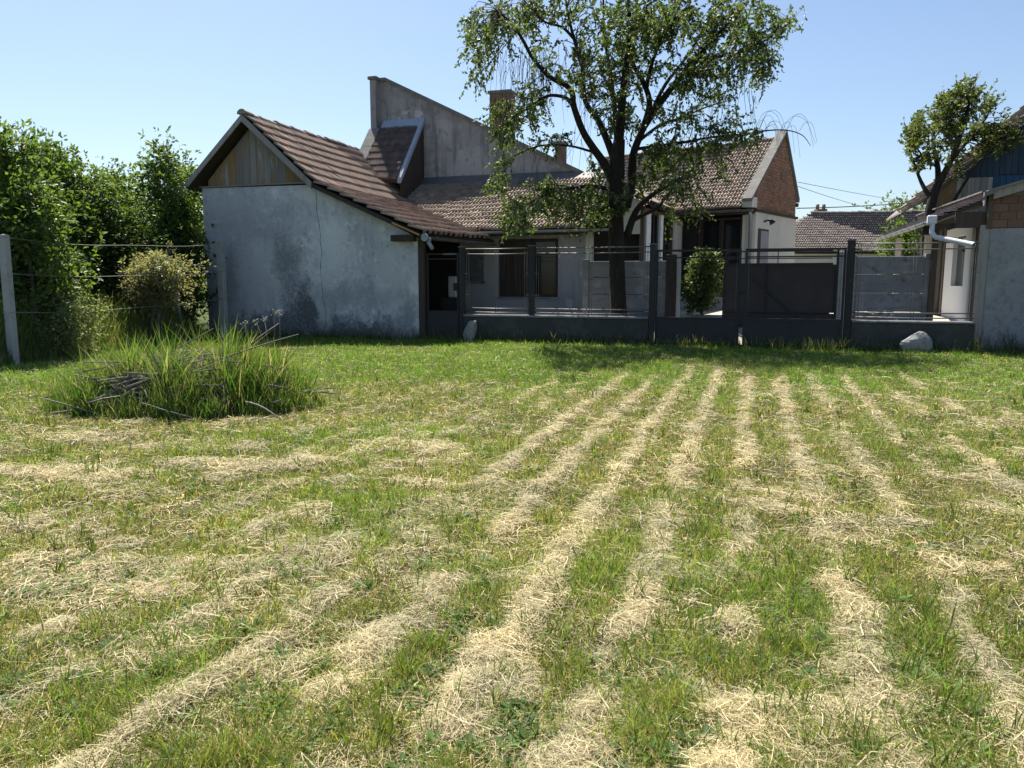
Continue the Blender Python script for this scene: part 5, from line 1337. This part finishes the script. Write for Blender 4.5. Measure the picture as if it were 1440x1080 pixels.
hue = rng.random(ncl)[cl_][:, None]
col = (np.array([.075, .165, .03]) * (1 - hue) + np.array([.17, .235, .06]) * hue) * (.6 + .7 * rng.random((n, 1)))
dry = rng.random(n) < .10; col[dry] = np.array([.36, .33, .20]) * (.6 + .6 * rng.random((dry.sum(), 1)))
broad = (rng.random(ncl) < .3)[cl_]
Vt, Fc, cc = blades(P3, H, np.where(broad, .017, .0085) * (.6 + .8 * rng.random(n)), rng.random(n) * 6.283, .1 + .55 * rng.random(n) ** 1.3, .9 + 0 * H, col, 4)
tag(np_obj('tall_grass', Vt, Fc, 'tallgrass', col=cc), 'long uncut green grass growing around the brush pile', 'grass', kind='stuff')
n = 900
x = PC.x + rng.normal(.25, .6, n); y = PC.y + rng.normal(.05, .35, n)
P3 = np.stack([x, y, .55 * moundz(x, y)], -1)
tall('dry_grass_wisps', P3, .18 + .28 * rng.random(n), 'pale silvery dry grass wisps on top of the brush pile', (.30, .31, .20), (.40, .40, .28), .006, lean=.9, dryf=.3)
# seed heads on tall weed stems by the pile
for k, (px, py) in enumerate(((386, 440), (372, 448), (345, 455), (393, 438), (360, 452))):
    tp = ray(px, py, 9.6)
    w = thing('weed_stem', (tp.x, 9.6, 0), ['pale seed head on the tallest weed stem behind the brush pile', 'short weed stem with pale head leaning left behind the pile', 'leftmost pale weed stem rising out of the brush pile', 'rightmost pale weed stem rising out of the brush pile', 'thin weed stem with small head between two taller ones'][k], 'weed', 'weed stems behind the brush pile')
    MB().tube(curve((tp.x - .08, 9.6, 0), tp, 4, 0, .05), [.005, .005, .004, .004, .003], 4).build('stem', 'twig', w)
    pl = np.array([tp] * 14) + rng.normal(0, .018, (14, 3))
    Vt, Fc, cc = leaves(pl, rng.normal(0, 1, (14, 3)), np.full(14, .03), np.full(14, .6), np.full((14, 3), .26))
    np_obj('seed_head', Vt, Fc, 'hay', w, cc)['kind'] = 'stuff'

# tall weeds under the hedge, along the plinth and walls
n = 10000
s_ = rng.random(n)
bx = np.array(W1(-13.0, 10.0)); ex = np.array(W1(-14.4, 18.0))
base = bx[None] + (ex - bx)[None] * s_[:, None]
offs = -np.abs(rng.normal(0, .7, n)) + .2
P3 = base + np.array(U1)[None] * offs[:, None]; P3[:, 2] = -.02
tall('hedge_weeds', P3, (.4 + .95 * rng.random(n) ** 1.3) * sst(.3, -.5, offs) * sst(1.0, .7, s_) + .14, 'tall uncut grass and weeds along the foot of the hedge', (.085, .15, .04), (.17, .22, .08), .013)
n = 5200
a = rng.uniform(-15, 4.4, n); b = 18.16 - np.abs(rng.normal(0, .06, n)); b = np.where((a < -8.3), 18.14 - np.abs(rng.normal(0, .07, n)), b)
b = np.where((a > -2.4) & (a < 1.7), b - .08, b)
P3 = a[:, None] * np.array(U1) + b[:, None] * np.array(V1); P3[:, 2] = -.01
tall('wall_weeds', P3, .07 + .30 * rng.random(n) ** 2.6, 'thin line of grass and weeds along the fence plinth and shed wall', (.07, .12, .03), (.13, .17, .05), .012)
n = 900
a = rng.uniform(4.2, 7.5, n); b = 18.5 - np.abs(rng.normal(0, .13, n))
P3 = a[:, None] * np.array(U1) + b[:, None] * np.array(V1); P3[:, 2] = -.01
tall('corner_weeds', P3, .12 + .5 * rng.random(n) ** 1.8, 'dark tall weeds against the stucco outbuilding wall', (.045, .08, .025), (.09, .12, .04), .012, lean=.7)
